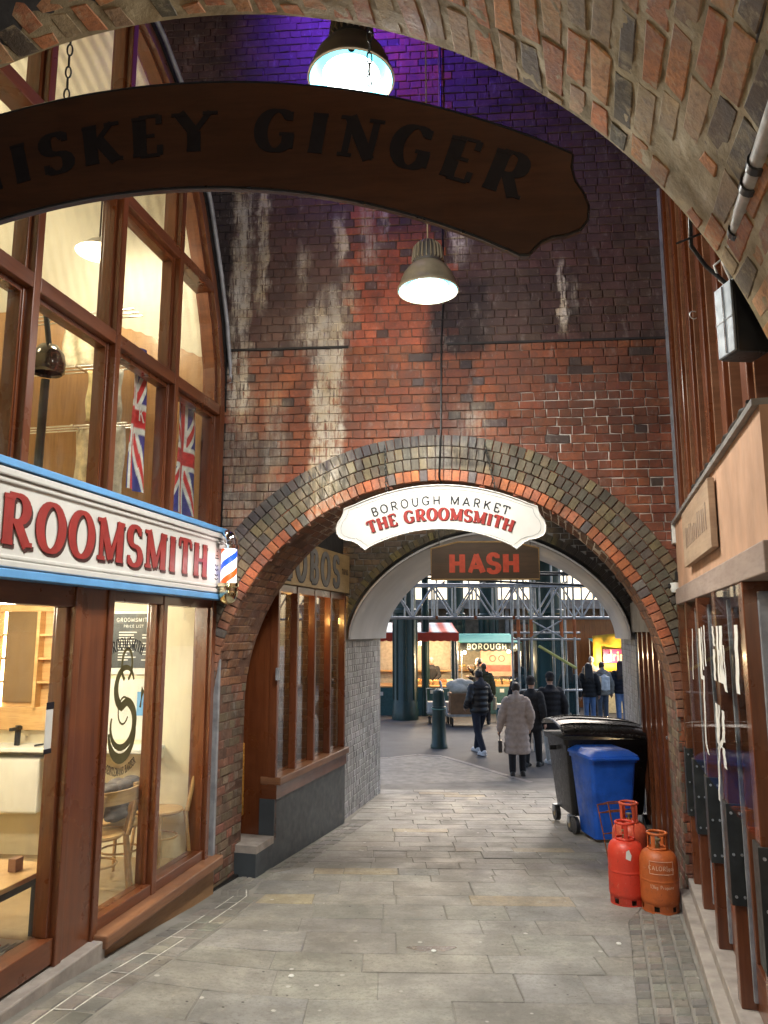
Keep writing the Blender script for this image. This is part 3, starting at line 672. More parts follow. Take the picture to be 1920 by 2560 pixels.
# white lining sheet above the springing, painted brick piers below
k = NT('white painted pier brick'); c = k.mix(1., k.attr(), k.mix(k.ramp(k.noise(4), .3, .7), (.7,)*3, (1.25,)*3), 'MULTIPLY')
c = k.mix(k.ramp(k.noise(11, detail=6, rough=.7, stretch=(1.5, 1.5, .1)), .42, .6, 0, .8), c, (.13, .13, .135)); c = k.mix(k.ramp(k.noise(17, detail=6, rough=.7, stretch=(1.5, 1.5, .12)), .55, .68, 0, .7), c, (.62, .63, .64))
k.bump(k.noise(40, detail=5), .5, .008); M['pier'] = k.fin(c, .6)
def soff2(u, v, d): x, z, nx_, nz_ = along(AP2, AL2, v); return W2 @ Vector((x+nx_*(d+.004), u, z+nz_*(d+.004)))
for va, vb, nm in ((.05, 2.66, 90), (AL2[-1]-2.66, AL2[-1]-.05, 70)):
    brick_surface(w2, soff2, .0, 2.18, va, vb, lambda u, v: True, lambda u, v: jitc((.50, .51, .53), .10), M['pier'], nm, jit=.0015, joint=.006)
lm = MB()
for d in (.05, .085): lm.grid(lambda a, b, d=d: soff2(-.04+a*2.24, 2.66+b*(AL2[-1]-5.32), d+(.006 if int(a*12) % 4 == 0 else 0)), 12, 90)
lm.build('lining', M['lining'], w2, smooth=50, recalc=False)
edge = MB(); edge.tube([soff2(-.045, 2.66+(AL2[-1]-5.32)*i/60, .067) for i in range(61)], .02, 6); edge.build('lining_edge', M['lining'], w2, smooth=60)
# dark soffit over the bay between the two walls
MB().box(-4, 6, 7.85, 13, 4.36, 4.7).build('bay_ceiling', M['soot']); tag(bpy.data.objects['bay_ceiling'], 'dark sooty ceiling between the two arches', 'ceiling')
# ------------------------------------------------------------------ barber shop front (left)
bsf = thing('barber_shopfront', 'two storey varnished timber shopfront glazed with a curved upper corner', 'shopfront', (-1.9, 6, -.1))
def post(parent, Mx, s0, s1, n0, n1, z0, z1, mat=None, name='post', bevel=.006):
    return MB(Mx).box(s0, s1, n0, n1, z0, z1).build(name, mat or M['wood_v'], parent, bevel=bevel)
def pane(parent, Mx, poly, n=-.06, mat=None, name='pane'):
    return MB(Mx).prism(poly, n-.004, n+.004).build(name, mat or M['glass'], parent)
MUL = [.03, 1.0, 1.95, 2.9, 3.85]
# lower storey posts: end post, mullion, wide pier, door stiles
post(bsf, SL, .0, .075, -.16, .03, -.05, 2.40); post(bsf, SL, .075, .10, -.12, -.01, .03, 2.3, name='bead')
post(bsf, SL, .96, 1.03, -.13, .02, .0, 2.40); post(bsf, SL, 1.03, 1.055, -.09, -.03, .06, 2.28, name='bead')
post(bsf, SL, 1.80, 1.87, -.14, .03, -.02, 2.40); post(bsf, SL, 1.87, 2.20, -.10, .012, -.02, 2.40, name='pier_panel'); post(bsf, SL, 2.20, 2.27, -.14, .03, .0, 2.40)
post(bsf, SL, 3.83, 3.92, -.16, .03, -.05, 7.0)
for a, b, z0, z1 in ((.075, .96, .03, .11), (1.03, 1.80, .03, .11), (2.27, 3.83, .02, .17), (.075, .96, 2.28, 2.39), (1.03, 1.80, 2.28, 2.39), (2.27, 3.83, 2.22, 2.39)):
    MB(SL).box(a, b, -.13, .012, z0, z1).build('rail', M['wood_h'], bsf, bevel=.006)
for a, b in ((.10, .96), (1.055, 1.80)): pane(bsf, SL, [(a, .11), (b, .11), (b, 2.28), (a, 2.28)])
pane(bsf, SL, [(2.30, .17), (3.83, .17), (3.83, 2.22), (2.30, 2.22)])
post(bsf, SL, 2.27, 2.30, -.10, -.02, .17, 2.22, name='bead')
MB(SL).box(-.12, 1.84, -.15, .13, -.055, .03).build('sill', M['wood_sill'], bsf, bevel=.012)
MB(SL).box(-.08, 1.80, -.15, .055, -.50, -.055).build('plinth', wood('ochre plinth board', (.26, .13, .05), (.38, .21, .09), WH, .5, .1), bsf)
MB(SL).box(1.80, 3.9, -.15, .10, -.45, -.0).build('threshold', M['stone_step'], bsf, bevel=.01)
# upper storey: arch-shaped glazing
CUR = [(-.02, 3.0), (-.03, 4.2), (.0, 4.66), (.12, 5.1), (.29, 5.52), (.58, 6.1), (.9, 6.55), (1.2, 6.82), (1.6, 7.02), (2.2, 7.18), (3.0, 7.2), (3.9, 7.05)]
def curz(s_):
    if s_ <= -.02: return 3.
    for (a, za), (b, zb) in zip(CUR[2:], CUR[3:]):
        if a <= s_ <= b: return za+(zb-za)*(s_-a)/(b-a)
    return 7.0
def curs(z):
    for (a, za), (b, zb) in zip(CUR, CUR[1:]):
        if za <= z <= zb: return a+(b-a)*(z-za)/(zb-za)
    return 2.2
def offc(d):   # curve moved into the glazing
    q = []
    for i, (x, z) in enumerate(CUR):
        a, b = CUR[max(0, i-1)], CUR[min(len(CUR)-1, i+1)]; dx, dz = b[0]-a[0], b[1]-a[1]; l = math.hypot(dx, dz); q.append((x+dz/l*d, z-dx/l*d))
    return q
MB(SL).band(CUR, offc(.10), -.16, .03).build('arch_frame', M['wood_v'], bsf)
MB(SL).band(offc(.10), offc(.135), -.12, -.02).build('arch_bead', M['wood_h'], bsf)
MB(SL).band(offc(-.05), offc(-.004), .0, .045).build('arch_trim', M['black'], bsf)
MB(SL).tube([SL.inverted() @ (SL @ Vector((x, .07, z))) for x, z in offc(-.05)], .022, 8).build('trim_edge', M['grey_metal'], bsf, smooth=60)
for s_ in MUL[1:4]:
    post(bsf, SL, s_-.035, s_+.035, -.15, .03, 2.95, curz(s_)-.06)
    post(bsf, SL, s_+.035, s_+.062, -.11, -.02, 3.05, curz(s_)-.12, name='bead')
for z in (4.22, 5.38):
    edges = [max(curs(z)+.11, .06)]+MUL[1:]
    for a, b in zip(edges, edges[1:]):
        MB(SL).box(a if a < .9 and a > .05 and a == edges[0] else a+.035, b-.035, -.15, .028, z-.05, z+.05).build('transom', M['wood_h'], bsf, bevel=.006)
for i in range(4):
    for j, (z0, z1) in enumerate(((3.0, 4.17), (4.27, 5.33), (5.43, 7.3))):
        a, b = MUL[i]+.04, MUL[i+1]-.035
        if i == 0: a = .09
        poly = [(b, z0), (a if z0 < 4.6 else max(a, curs(z0)+.1), z0)]
        if poly[1][0] >= b-.05: continue
        zz = [z0+(z1-z0)*t/6 for t in range(1, 7)]
        if i == 0 or j == 2:
            n_ = 8; up = []
            for t in range(n_+1):
                s_ = poly[1][0]+(b-poly[1][0])*t/n_; up.append((s_, min(z1, max(z0+.01, curz(s_-.1)-.09 if s_ > .1 else z1))))
            poly += up
        else: poly += [(a, z1), (b, z1)]
        pane(bsf, SL, poly)
        # thin inner casement frame on the opening lights
        if (i, j) in ((1, 0), (2, 0), (3, 0), (1, 1), (0, 0)):
            f = MB(SL); w_ = .035
            f.box(a, a+w_, -.12, -.03, z0, z1); f.box(b-w_, b, -.12, -.03, z0, z1); f.box(a+w_, b-w_, -.12, -.03, z0, z0+w_); f.box(a+w_, b-w_, -.12, -.03, z1-w_, z1)
            f.build('casement', M['wood_v'], bsf)
# grey conduit standing in the corner by the wall
MB(SL).box(-.10, -.055, .0, .05, -.2, 6.3).build('corner_trim', M['grey_metal'], bsf)

# fascia sign
fs_ = thing('shop_fascia_sign', 'long white fascia board with red serif lettering and sky blue edging', 'sign', (-1.9, 6, 2.4))
FM = SL @ Matrix(((-1, 0, 0, 0), (0, 1, 0, 0), (0, 0, 1, 0), (0, 0, 0, 1)))
MB(SL).box(-.06, 3.9, -.1, .10, 2.405, 2.985).build('board', M['offwhite'], fs_)
MB(SL).box(-.075, 3.9, -.1, .145, 2.985, 3.03).build('top_strip', M['blue_strip'], fs_, bevel=.005)
MB(SL).box(-.075, 3.9, -.1, .145, 2.355, 2.405).build('bottom_strip', M['blue_strip'], fs_, bevel=.005)
for z0, z1, n in ((2.93, 2.975, .135), (2.895, 2.922, .118), (2.415, 2.455, .135), (2.463, 2.488, .118)):
    MB(SL).box(-.06, 3.9, .08, n, z0, z1).build('moulding', M['offwhite'], fs_, bevel=.008)
MB(SL).box(-.06, -.015, .08, .13, 2.456, 2.929).build('moulding', M['offwhite'], fs_, bevel=.008); MB(SL).box(.045, .075, .08, .118, 2.49, 2.893).build('moulding', M['offwhite'], fs_, bevel=.006)
def flat(Mx, cx, cz, n0, sgn=-1):     # text runs along -x of a shop frame
    return lambda x, y, d: Mx @ Vector((cx+sgn*x, n0+d, cz+y))
LZ = 2.545
cx_ = .42+text_width('GROOMSMITH', .29*1.12, .045)/2
for d, dx, dz, mt, nm, lay in ((.001, .024, -.020, 'shade_letter', 'letter_shade', .003), (.006, 0, 0, 'red_letter', 'letter', .004)):
    letters(fs_, 'GROOMSMITH', .29, flat(SL, cx_-dx, LZ+dz, .10), M[mt], .25, .10, .14, lay, .045, d, nm, wide=1.12)
orn = MB()
for i, (w_, z) in enumerate(((.0, 2.80), (.03, 2.76), (.05, 2.735))): orn.add([SL @ Vector((.20+s_*max(w_, .012)*.8, .1045, z+q)) for s_, q in ((-1, 0), (1, 0), (1, .01), (-1, .01))], [(0, 1, 2, 3)])
for z in (2.68, 2.64, 2.59, 2.555): orn.tube([SL @ Vector((.20+.03*math.cos(t), .103, z+.012*math.sin(t))) for t in [math.pi+i*math.pi/8 for i in range(9)]], .004, 5)
orn.build('ornament', M['black_letter'], fs_)

# barber pole
bp = thing('barber_pole', 'lit barber pole with chrome domes and red white blue stripes', 'barber pole', (-1.46, 7.13, 2.3))
bc = (-1.455, 7.12, 0)
pole_c = []
cyl_ = MB(); n1, n2 = 48, 40
def stripe(p):
    t = (math.atan2(p[1]-bc[1], p[0]-bc[0])/(2*math.pi)*2 - (p[2]-2.5)*6.2) % 2
    if t < .42: return (.01, .06, .60)
    if t < 1.0: return (1., .97, .95)
    if t < 1.42: return (.62, .07, .012)
    return (1., .97, .95)
cyl_.grid(lambda a, b: (bc[0]+.073*math.cos(a*2*math.pi), bc[1]+.073*math.sin(a*2*math.pi), 2.50+.33*b), 96, 60, stripe)
cyl_.build('striped_cylinder', emit('lit barber stripes', (1, 1, 1), .62, True), bp, smooth=40, recalc=False)
MB().lathe([(.084, .82), (.1, .825), (.1, .86), (.086, .87), (.084, .9), (.09, .905), (.088, .93), (.07, .975), (.04, 1.005), (.0, 1.015)], (bc[0], bc[1], 2.0)).build('top_dome', M['chrome'], bp, smooth=50)
MB().lathe([(.084, .51), (.1, .505), (.1, .475), (.086, .465), (.09, .44), (.092, .40), (.075, .35), (.04, .315), (.0, .305)], (bc[0], bc[1], 2.0)).build('bottom_dome', plain('brassy chrome', (.75, .68, .45), .12, 1., .05), bp, smooth=50)
MB().tube([(bc[0]-.13, bc[1]+.0, 2.9), (bc[0]-.05, bc[1], 2.88)], .014, 8).tube([(bc[0]-.13, bc[1], 2.45), (bc[0]-.05, bc[1], 2.47)], .014, 8).build('bracket', M['chrome'], bp, smooth=50)
light('pole_glow', 'POINT', (bc[0]+.13, bc[1]-.2, 2.66), 1.2, (1., .75, .7), bp, .08)

# ------------------------------------------------------------------ barber shop interior
SI = frame_m(W1 @ Vector((-2.13, -.05, 0)), -EY, EX)     # end wall of the shop: x off the wall, y along it
si = thing('barber_shop_interior', 'cream lined shop room behind the timber windows with ribbed ceiling', 'room', (-3, 6, 0))
MB(SL).box(-.02, 3.9, -4.2, -.16, -.06, .02).build('shop_floor', wood('shop floor boards', (.30, .20, .10), (.42, .30, .17), WH, .45, .1), si)
MB(SI).box(-.05, -.015, -4.4, -.02, .0, 2.45).build('end_wall', M['cream'], si)
MB(SL).box(3.9, 4.0, -4.2, -.16, .0, 7.2).build('near_wall', M['cream'], si)
MB(SL).box(-.1, 4.0, -4.3, -4.2, .0, 7.4).build('back_wall', M['cream'], si)
MB(SL).box(-.1, 3.9, -4.2, -.16, 2.40, 2.98).build('mid_floor', M['cream'], si)
MB(SI).box(-.05, -.01, -4.4, -.10, 2.98, 5.35).build('panel_wall', M['ply'], si)
k_ = []
vl = MB(SL)
cc_ = offc(.0)[1:]; 
def ceil(a, b):
    f = a*(len(cc_)-1); i = min(int(f), len(cc_)-2); f -= i; x = cc_[i][0]+(cc_[i+1][0]-cc_[i][0])*f; z = cc_[i][1]+(cc_[i+1][1]-cc_[i][1])*f
    return (x, -.16-b*4.05, z+.007*math.sin(b*4.05/.11*2*math.pi))
vl.grid(ceil, 66, 260); vl.build('ribbed_ceiling', plain('cream ribbed sheet', (.74, .70, .58), .5, var=.05, vs=2), si, smooth=70, recalc=False)
# panelled strip, skirting, shelf unit and counters on the end wall
sh_u = thing('shelf_unit', 'oak mirror unit with lit side shelves on the barber shop wall', 'shelf unit', SI @ Vector((.1, -1.7, 1.1)))
MB(SI).box(-.02, .03, -2.35, -1.35, 1.14, 2.33).build('back_panel', M['oak'], sh_u)
MB(SI).box(.03, .05, -2.0, -1.66, 1.4, 2.25).build('mirror', plain('brown mirror glass', (.30, .20, .11), .08, .6, .05), sh_u)
MB(SI).box(.03, .10, -2.35, -1.35, 1.15, 1.36).build('base_drawer', M['oak'], sh_u, bevel=.005); MB(SI).box(.03, .10, -2.35, -1.35, 2.25, 2.33).build('cornice', M['oak'], sh_u, bevel=.005)
for n0 in (-2.34, -1.66, -1.38): MB(SI).box(.03, .13, n0, n0+.03, 1.36, 2.25).build('upright', M['oak'], sh_u)
for n0, n1 in ((-2.31, -2.0), (-1.63, -1.38)):
    for z in (1.58, 1.80, 2.02): MB(SI).box(.03, .12, n0, n1, z, z+.02).build('shelf', M['oak'], sh_u)
for n0 in (-2.02, -1.40): MB(SI).box(.032, .045, n0-.012, n0+.008, 1.36, 2.25).build('light_strip', M['warm_tube'], sh_u)
for n0, z, r, cc in ((-1.50, 1.40, .025, (.05, .05, .05)), (-2.1, 1.62, .04, (.8, .72, .6)), (-2.15, 1.40, .035, (.7, .4, .3)), (-2.1, 1.86, .05, (.9, .85, .8))):
    b_ = MB(SI); b_.lathe([(0, 0), (r, 0), (r, .09), (r*.5, .11), (r*.4, .14), (0, .14)], (.085, n0, z), 12, cc); tag(b_.build('bottle', M['attr_gloss'], None, smooth=50), {(.05, .05, .05): 'black pump bottle on the oak mirror unit shelf', (.8, .72, .6): 'cream tub on a lit oak shelf', (.7, .4, .3): 'pinkish bottle at the foot of the oak mirror unit', (.9, .85, .8): 'pale round jar on the higher lit oak shelf'}[cc], 'bottle')
ct = thing('wash_counter', 'long white counter under the oak mirror unit', 'counter', SI @ Vector((.2, -1.6, 1.0)))
MB(SI).box(-.02, .34, -2.5, -.42, .985, 1.02).build('top', M['white'], ct, bevel=.006); MB(SI).box(-.02, .10, -2.5, -.42, .90, .985).build('apron', M['cream'], ct)
MB(SI).box(.10, .30, -2.0, -1.45, .45, .93).build('white_cabinet', M['white'], ct, bevel=.02)
tp = MB(SI); tp.box(.13, .17, -1.78, -1.74, 1.02, 1.20); tp.box(.10, .28, -1.775, -1.745, 1.16, 1.19); tag(tp.build('tap', M['black'], None, bevel=.004), 'black mixer tap on the white counter', 'tap')
for n0, L in ((-2.1, .16), (-1.55, .18)): tag(MB(SI).tube([SI.inverted() @ (SI @ Vector((.22, n0, 1.03))), (.25, n0+L, 1.06)], .010, 6).build('clipper', M['black'], None), 'black clipper lying on white counter '+('beside the tap' if n0 < -2 else 'at its nearer end'), 'clipper')
# price list, advert, socket
pl_ = thing('price_list', 'framed black price list poster on the cream wall', 'poster', SI @ Vector((.0, -.75, 1.9)))
MB(SI).box(-.018, .012, -1.02, -.50, 1.66, 2.26).build('frame', M['white'], pl_, bevel=.004); MB(SI).box(.012, .016, -.99, -.53, 1.72, 2.23).build('sheet', plain('blackboard print', (.02, .024, .025), .5, var=.4), pl_)
def wallflat(cx, cz, s0): return lambda x, y, d: SI @ Vector((s0+d, cx+x, cz+y))
letters(pl_, 'GROOMSMITH', .035, wallflat(-.76, 2.155, .0165), M['white'], .16, .16, 0, .001, .006, 0, 'heading', True)
letters(pl_, 'PRICE LIST', .024, wallflat(-.76, 2.10, .0165), M['white'], .16, .16, 0, .001, .005, 0, 'heading', True)
ll = MB(SI)
for i in range(11):
    z = 2.05-i*.026; w1_ = rnd.uniform(.08, .2); ll.box(.0165, .0172, -.90, -.90+w1_, z, z+.010); 
    if i % 3: ll.box(.0165, .0172, -.67, -.62, z, z+.010)
ll.build('price_lines', M['white'], pl_)
ad = thing('wall_advert', 'white advert sheet with a blue printed panel on the shop wall', 'poster', SI @ Vector((.0, -.75, 1.3)))
MB(SI).box(-.018, -.008, -1.10, -.50, 1.06, 1.62).build('sheet', M['white'], ad); MB(SI).box(-.008, -.005, -.70, -.58, 1.28, 1.5).build('print', M['blue_strip'], ad)
# window decals on the glass: S monogram, arched lettering
dc = thing('window_decal', 'gold S monogram and arched lettering stuck on the shop window glass', 'decal', SL @ Vector((1.5, -.05, 1.2)))
M['gold'] = plain('dull gold vinyl', (.12, .10, .035), .4, .3, .2)
def decal(cs, cz): return lambda x, y, d: SL @ Vector((cs-x, -.054+d, cz+y))
ft = decal(1.46, 1.50)
sw = MB(); 
def ribbon2(pts, ws):
    n = len(pts)
    vs = []
    for i, (x, y) in enumerate(pts):
        a, b = pts[max(0, i-1)], pts[min(n-1, i+1)]; dx, dy = b[0]-a[0], b[1]-a[1]; l = math.hypot(dx, dy) or 1; w_ = ws[i] if isinstance(ws, list) else ws
        vs += [ft(x-dy/l*w_/2, y+dx/l*w_/2, 0), ft(x+dy/l*w_/2, y-dx/l*w_/2, 0)]
    sw.add(vs, [(2*i, 2*i+1, 2*i+3, 2*i+2) for i in range(n-1)])
S1 = arc(.01, .14, .13, .15, 20, 250, 16)+arc(.0, -.13, .17, .17, 75, -200, 20)
ribbon2(S1, [.02+.05*math.sin(math.pi*i/(len(S1)-1)) for i in range(len(S1))])
ribbon2(arc(.02, .31, .075, .12, -70, 250, 18), .028); ribbon2(arc(0, -.16, .19, .22, 185, 355, 18), [.02+.055*math.sin(math.pi*i/18) for i in range(19)]); ribbon2(arc(0, -.03, .075, .1, 60, 330, 14), .016)
for sx in (-.29, .26): ribbon2([(sx, .13), (sx+.015, .09), (sx, .03), (sx-.012, -.03)], [.004, .05, .012, .03])
sw.build('monogram', M['gold'], dc, recalc=False)
def bend(cs, cz, Rb, up=1): 
    def f(x, y, d):
        a = x/Rb; r = Rb+y*up; return SL @ Vector((cs-r*math.sin(a), -.054+d, cz+up*(r*math.cos(a)-Rb)))
    return f
letters(dc, 'GROOMSMITH', .085, bend(1.46, 1.93, .5), M['black_letter'], .2, .09, .12, .0008, .006, 0, 'lettering', True, wide=.62)
def bend2(x, y, d): a = x/.42; r = .42-y; return SL @ Vector((1.46-r*math.sin(a), -.054+d, 1.42-r*math.cos(a)))
letters(dc, 'GENTLEMANS BARBER', .055, bend2, M['black_letter'], .18, .09, .1, .0008, .004, 0, 'lettering', True, wide=.55)
nb = MB(SL); nb.box(2.335, 2.405, -.054, -.05, 1.30, 1.60); tag(nb.build('window_notice', M['white'], None), 'small white notice stuck inside the shop door glass', 'notice')
MB(SL).box(2.33, 2.41, -.0495, -.0485, 1.565, 1.61).build('header', M['black_letter'], bpy.data.objects['window_notice']); MB(SL).box(2.33, 2.41, -.0495, -.0485, 1.29, 1.32).build('footer', M['black_letter'], bpy.data.objects['window_notice'])
# tables and chairs
def chair_parts(o):
    m = M['oak']
    MB().lathe([(0, .44), (.19, .44), (.205, .455), (.2, .47), (0, .475)], n=24).build('seat', m, o, smooth=45)
    for sx in (-1, 1):
        MB().tube([(sx*.15, .14, .45), (sx*.18, .17, .0)], [.018, .014], 8).build('leg', m, o, smooth=50)
        MB().tube([(sx*.16, -.15, .45), (sx*.18, -.21, .0)], [.02, .016], 8).build('leg', m, o, smooth=50)
        MB().tube([(sx*.17, -.16, .44), (sx*.18, -.20, .62), (sx*.18, -.24, .80)], [.02, .019, .016], 8).build('upright', m, o, smooth=50)
    MB().add([(x, -.21-.05*math.cos(x/.19*1.4)-d, z) for d in (0, .018) for z in (.72, .82) for x in [-.185+.37*i/10 for i in range(11)]],
             [(i, i+1, 12+i, 11+i) for i in range(10)]+[(22+i, 33+i, 34+i, 23+i) for i in range(10)]+[(11+i, 12+i, 34+i, 33+i) for i in range(10)]+[(i, 22+i, 23+i, i+1) for i in range(10)]+[(0, 11, 33, 22), (10, 32, 43, 21)]).build('back_rail', m, o, smooth=45)
    MB().tube([(.165*math.cos(t), .155*math.sin(t), .24) for t in [2*math.pi*i/20 for i in range(20)]], .009, 6, closed=True).build('ring_stretcher', m, o, smooth=60)
ch = []
spots = [((1.12, -.42), 65, 'oak cafe chair under the grey puffer jacket'), ((.70, -.46), 75, 'oak cafe chair between the jacket chair and the window corner'), ((.24, -.34), 150, 'oak cafe chair standing alone behind the narrow corner window')]
for i, ((s_, n_), a_, lb) in enumerate(spots):
    p = SL @ Vector((s_, n_, .02))
    if i == 0: o = thing('cafe_chair', lb, 'chair', p, 'oak chairs in the barber shop', True, R_(a_)); chair_parts(o); ch.append(o)
    else: o = copy_tree(ch[0]); o.location = p; o.rotation_euler = (0, 0, R_(a_)); o['label'] = lb
tb = thing('oak_table', 'long oak table on steel legs inside the shop door', 'table', SL @ Vector((2.4, -.9, .02)), None, False)
MB(SL).box(1.80, 3.30, -1.25, -.30, .43, .465).build('table_top', M['oak'], tb, bevel=.006)
for s_, n_ in ((1.88, -.38), (3.22, -.38), (1.88, -1.17), (3.22, -1.17)): MB(SL).box(s_-.035, s_+.035, n_-.035, n_+.035, .02, .43).build('leg', M['dark_metal'], tb)
MB(SL).box(1.86, 3.24, -.40, -.36, .36, .43).build('apron', M['dark_metal'], tb)
tag(MB(SL).box(1.98, 2.06, -.50, -.44, .466, .55).build('card_holder', plain('brown card block', (.25, .12, .07), .5), None, bevel=.004), 'small brown card block on the oak table', 'card holder')
mg = MB(SL)
for i in range(5): mg.box(2.0+i*.05, 2.3+i*.05, -.60-i*.04, -.38-i*.02, .021+i*.008, .028+i*.008, rnd.choice([(.7, .66, .62), (.6, .12, .1), (.5, .48, .5), (.75, .72, .7)]))
tag(mg.build('magazine_pile', M['attr'], None), 'loose pile of magazines on the floor by the table legs', 'magazines')
# puffer jacket heaped over the chair
jk = MB(SL)
def sph(m, c, r, col=None, n=12, sq=(1, 1, 1)):
    m.rings([((c[0], c[1], c[2]-r*sq[2]*math.cos(math.pi*i/8)), max(.001, r*sq[0]*math.sin(math.pi*i/8)), max(.001, r*sq[1]*math.sin(math.pi*i/8))) for i in range(9)], n, col)
for i in range(34): sph(jk, (.90+rnd.uniform(-.26, .24), -.42+rnd.uniform(-.12, .10), .66+rnd.uniform(-.08, .20)), rnd.uniform(.045, .085), (.085, .078, .085), 12, (1.5, .9, .62))
tag(jk.build('puffer_jacket', cmat((.13, .11, .11)), None, smooth=60, remesh=.014, sm=1), 'grey puffer jacket heaped over a cafe chair', 'jacket')
# upper room: hood dryer, towels on rails, flag tea towels, lamp
hd = thing('hood_dryer', 'dark chrome hood dryer on a tall stand upstairs', 'hood dryer', SL @ Vector((1.0, -1.3, 2.98)))
hp = SL.inverted() @ Vector((-2.91, 6.3, 4.38)); hx, hy = hp.x, hp.y
hb = MB(SL); hb.lathe([(.0, .15), (.08, .13), (.13, .06), (.145, -.02), (.14, -.1), (.12, -.12), (.11, -.1)], (hx, hy, 4.38), 24); hb.build('hood', plain('dark chrome', (.10, .09, .08), .12, .9, .1), hd, smooth=50)
MB(SL).tube([(hx+.04, hy, 2.98), (hx+.02, hy, 4.2)], .036, 12).build('stand', M['dark_metal'], hd, smooth=50); MB(SL).tube([(hx+.02, hy, 4.3), (hx, hy, 4.5), (hx+.12, hy, 4.95)], .025, 10).build('arm', M['dark_metal'], hd, smooth=50)
def cloth_sheet(m, Mx, s_, n0, n1, z0, z1, col, amp=.02, fr=4):
    ph = rnd.random()*6
    m.grid(lambda a, b: (s_+amp*math.sin(fr*2*math.pi*a+ph+b)*(1-.5*b), n0+(n1-n0)*a+.01*math.sin(9*b+ph), z0+(z1-z0)*b), 26, 14, col)
rk = thing('towel_rail', 'chrome towel rails across the upper shop room', 'rail', SL @ Vector((.6, -1, 4.4)))
for z in (5.02, 4.50, 3.93):
    for ds in (0, .08, .16): MB(SL).tube([(.62+ds, -1.75, z), (.62+ds, -.55, z)], .009, 8).build('bar', M['chrome'], rk, smooth=60)
    MB(SL).tube([(.6, -1.1, z), (.80, -1.1, z)], .012, 8).build('bracket', M['chrome'], rk, smooth=60)
tw = [(.64, -1.35, -1.0, 4.55, 5.02, (.74, .66, .48), 'cream towel on the topmost chrome rail'), (.64, -.98, -.78, 4.5, 5.01, (.50, .48, .44), 'grey narrow towel on the topmost chrome rail'), (.66, -1.05, -.86, 4.0, 4.50, (.72, .60, .30), 'yellow cream towel on the middle chrome rail'), (.66, -.84, -.70, 3.95, 4.48, (.40, .39, .36), 'dull grey towel on the middle chrome rail'), (.68, -1.12, -.92, 3.05, 3.92, (.78, .68, .46), 'long cream towel on the lowest chrome rail'), (.68, -.90, -.62, 3.05, 3.93, (.52, .52, .52), 'wide pale grey towel on the lowest chrome rail')]
for s_, n0, n1, z0, z1, cc, lb in tw:
    m = MB(SL); cloth_sheet(m, SL, s_, n0, n1, z0, z1, cc, .018, 2); tag(m.build('towel', M['cloth'], None, smooth=60, solid=.006), lb, 'towel', 'towels hanging upstairs')
def jack(a, b):   # union flag laid out on the unit square
    x, y = a*2-1, b*2-1
    if abs(x) < .12 or abs(y) < .16: return (.62, .03, .035)
    if abs(x) < .2 or abs(y) < .27: return (.8, .79, .76)
    d = abs(x)-abs(y)
    if abs(d) < .1: return (.62, .03, .035)
    if abs(d) < .24: return (.8, .79, .76)
    return (.035, .035, .24)
for (s0, s1, z0, z1, nn, lb, w_) in ((1.40, 1.13, 3.20, 4.42, -.17, 'narrow folded union flag tea towel with a K hanging in the window', 40), (.52, .10, 3.15, 4.22, -.20, 'wide union flag tea towel hung in the corner window', 60)):
    m = MB(SL); N1, N2 = 50, 70; vs = []; cs = []
    for j in range(N2+1):
        for i in range(N1+1):
            a, b = i/N1, j/N2; vs.append((s0+(s1-s0)*a+.012*math.sin(b*7), nn+.02*math.sin(a*9+b*2), z0+(z1-z0)*b)); cs.append(jack(b, .25+.75*a if w_ == 60 else .35+.65*a))
    m.add(vs, [(j*(N1+1)+i, j*(N1+1)+i+1, (j+1)*(N1+1)+i+1, (j+1)*(N1+1)+i) for j in range(N2) for i in range(N1)]); m.c = cs
    fo = tag(m.build('flag_towel', M['cloth'], None, smooth=60, recalc=False), lb, 'tea towel', 'union flag tea towels')
    if w_ == 40: letters(fo, 'K', .12, lambda x, y, d: SL @ Vector((1.27-x, -.14+d, 3.78+y)), M['white'], .14, .07, .08, .002, .01)
rh = MB(SL)
for i in range(14): sph(rh, (1.2+rnd.uniform(-.5, .6), -.6+rnd.uniform(-.2, .2), 3.05+rnd.uniform(0, .10)), rnd.uniform(.06, .1), rnd.choice([(.05, .04, .04), (.25, .04, .03), (.1, .08, .07)]), 10, (1.3, 1, .7))
tag(rh.build('clothes_heap', M['cloth'], None, smooth=60), 'heap of dark and red clothes on the upper floor by the window', 'clothes')
cl0 = thing('ceiling_lamp', 'cream dome ceiling lamp glowing upstairs in the barber shop', 'ceiling lamp', SL @ Vector((.75, -1.0, 5.5)))
lp = SL.inverted() @ Vector((-2.61, 6.5, 5.49))
MB(SL).lathe([(.03, .12), (.08, .10), (.16, .03), (.20, .0), (.205, -.012), (.19, -.006)], (lp.x, lp.y, 5.50), 28).build('shade', M['offwhite'], cl0, smooth=50)
MB(SL).lathe([(.0, -.035), (.10, -.025), (.165, .0), (.16, .004)], (lp.x, lp.y, 5.50), 28).build('lens', emit('warm lamp lens', (1., .82, .52), 7), cl0, smooth=50)
MB(SL).tube([(lp.x, lp.y, 5.6), (lp.x, lp.y, 6.6)], .008, 6).build('cord', M['black'], cl0)
light('lamp_light', 'POINT', SL @ Vector((lp.x, lp.y, 5.40)), 30, (1., .86, .64), cl0, .15)
light('lamp_fill', 'POINT', SL @ Vector((2.2, -2.2, 6.0)), 30, (1., .86, .64), cl0, .25)
dl = thing('ceiling_downlight', 'round recessed downlight in the barber shop ceiling', 'downlight', SL @ Vector((1.6, -1.2, 2.38)))
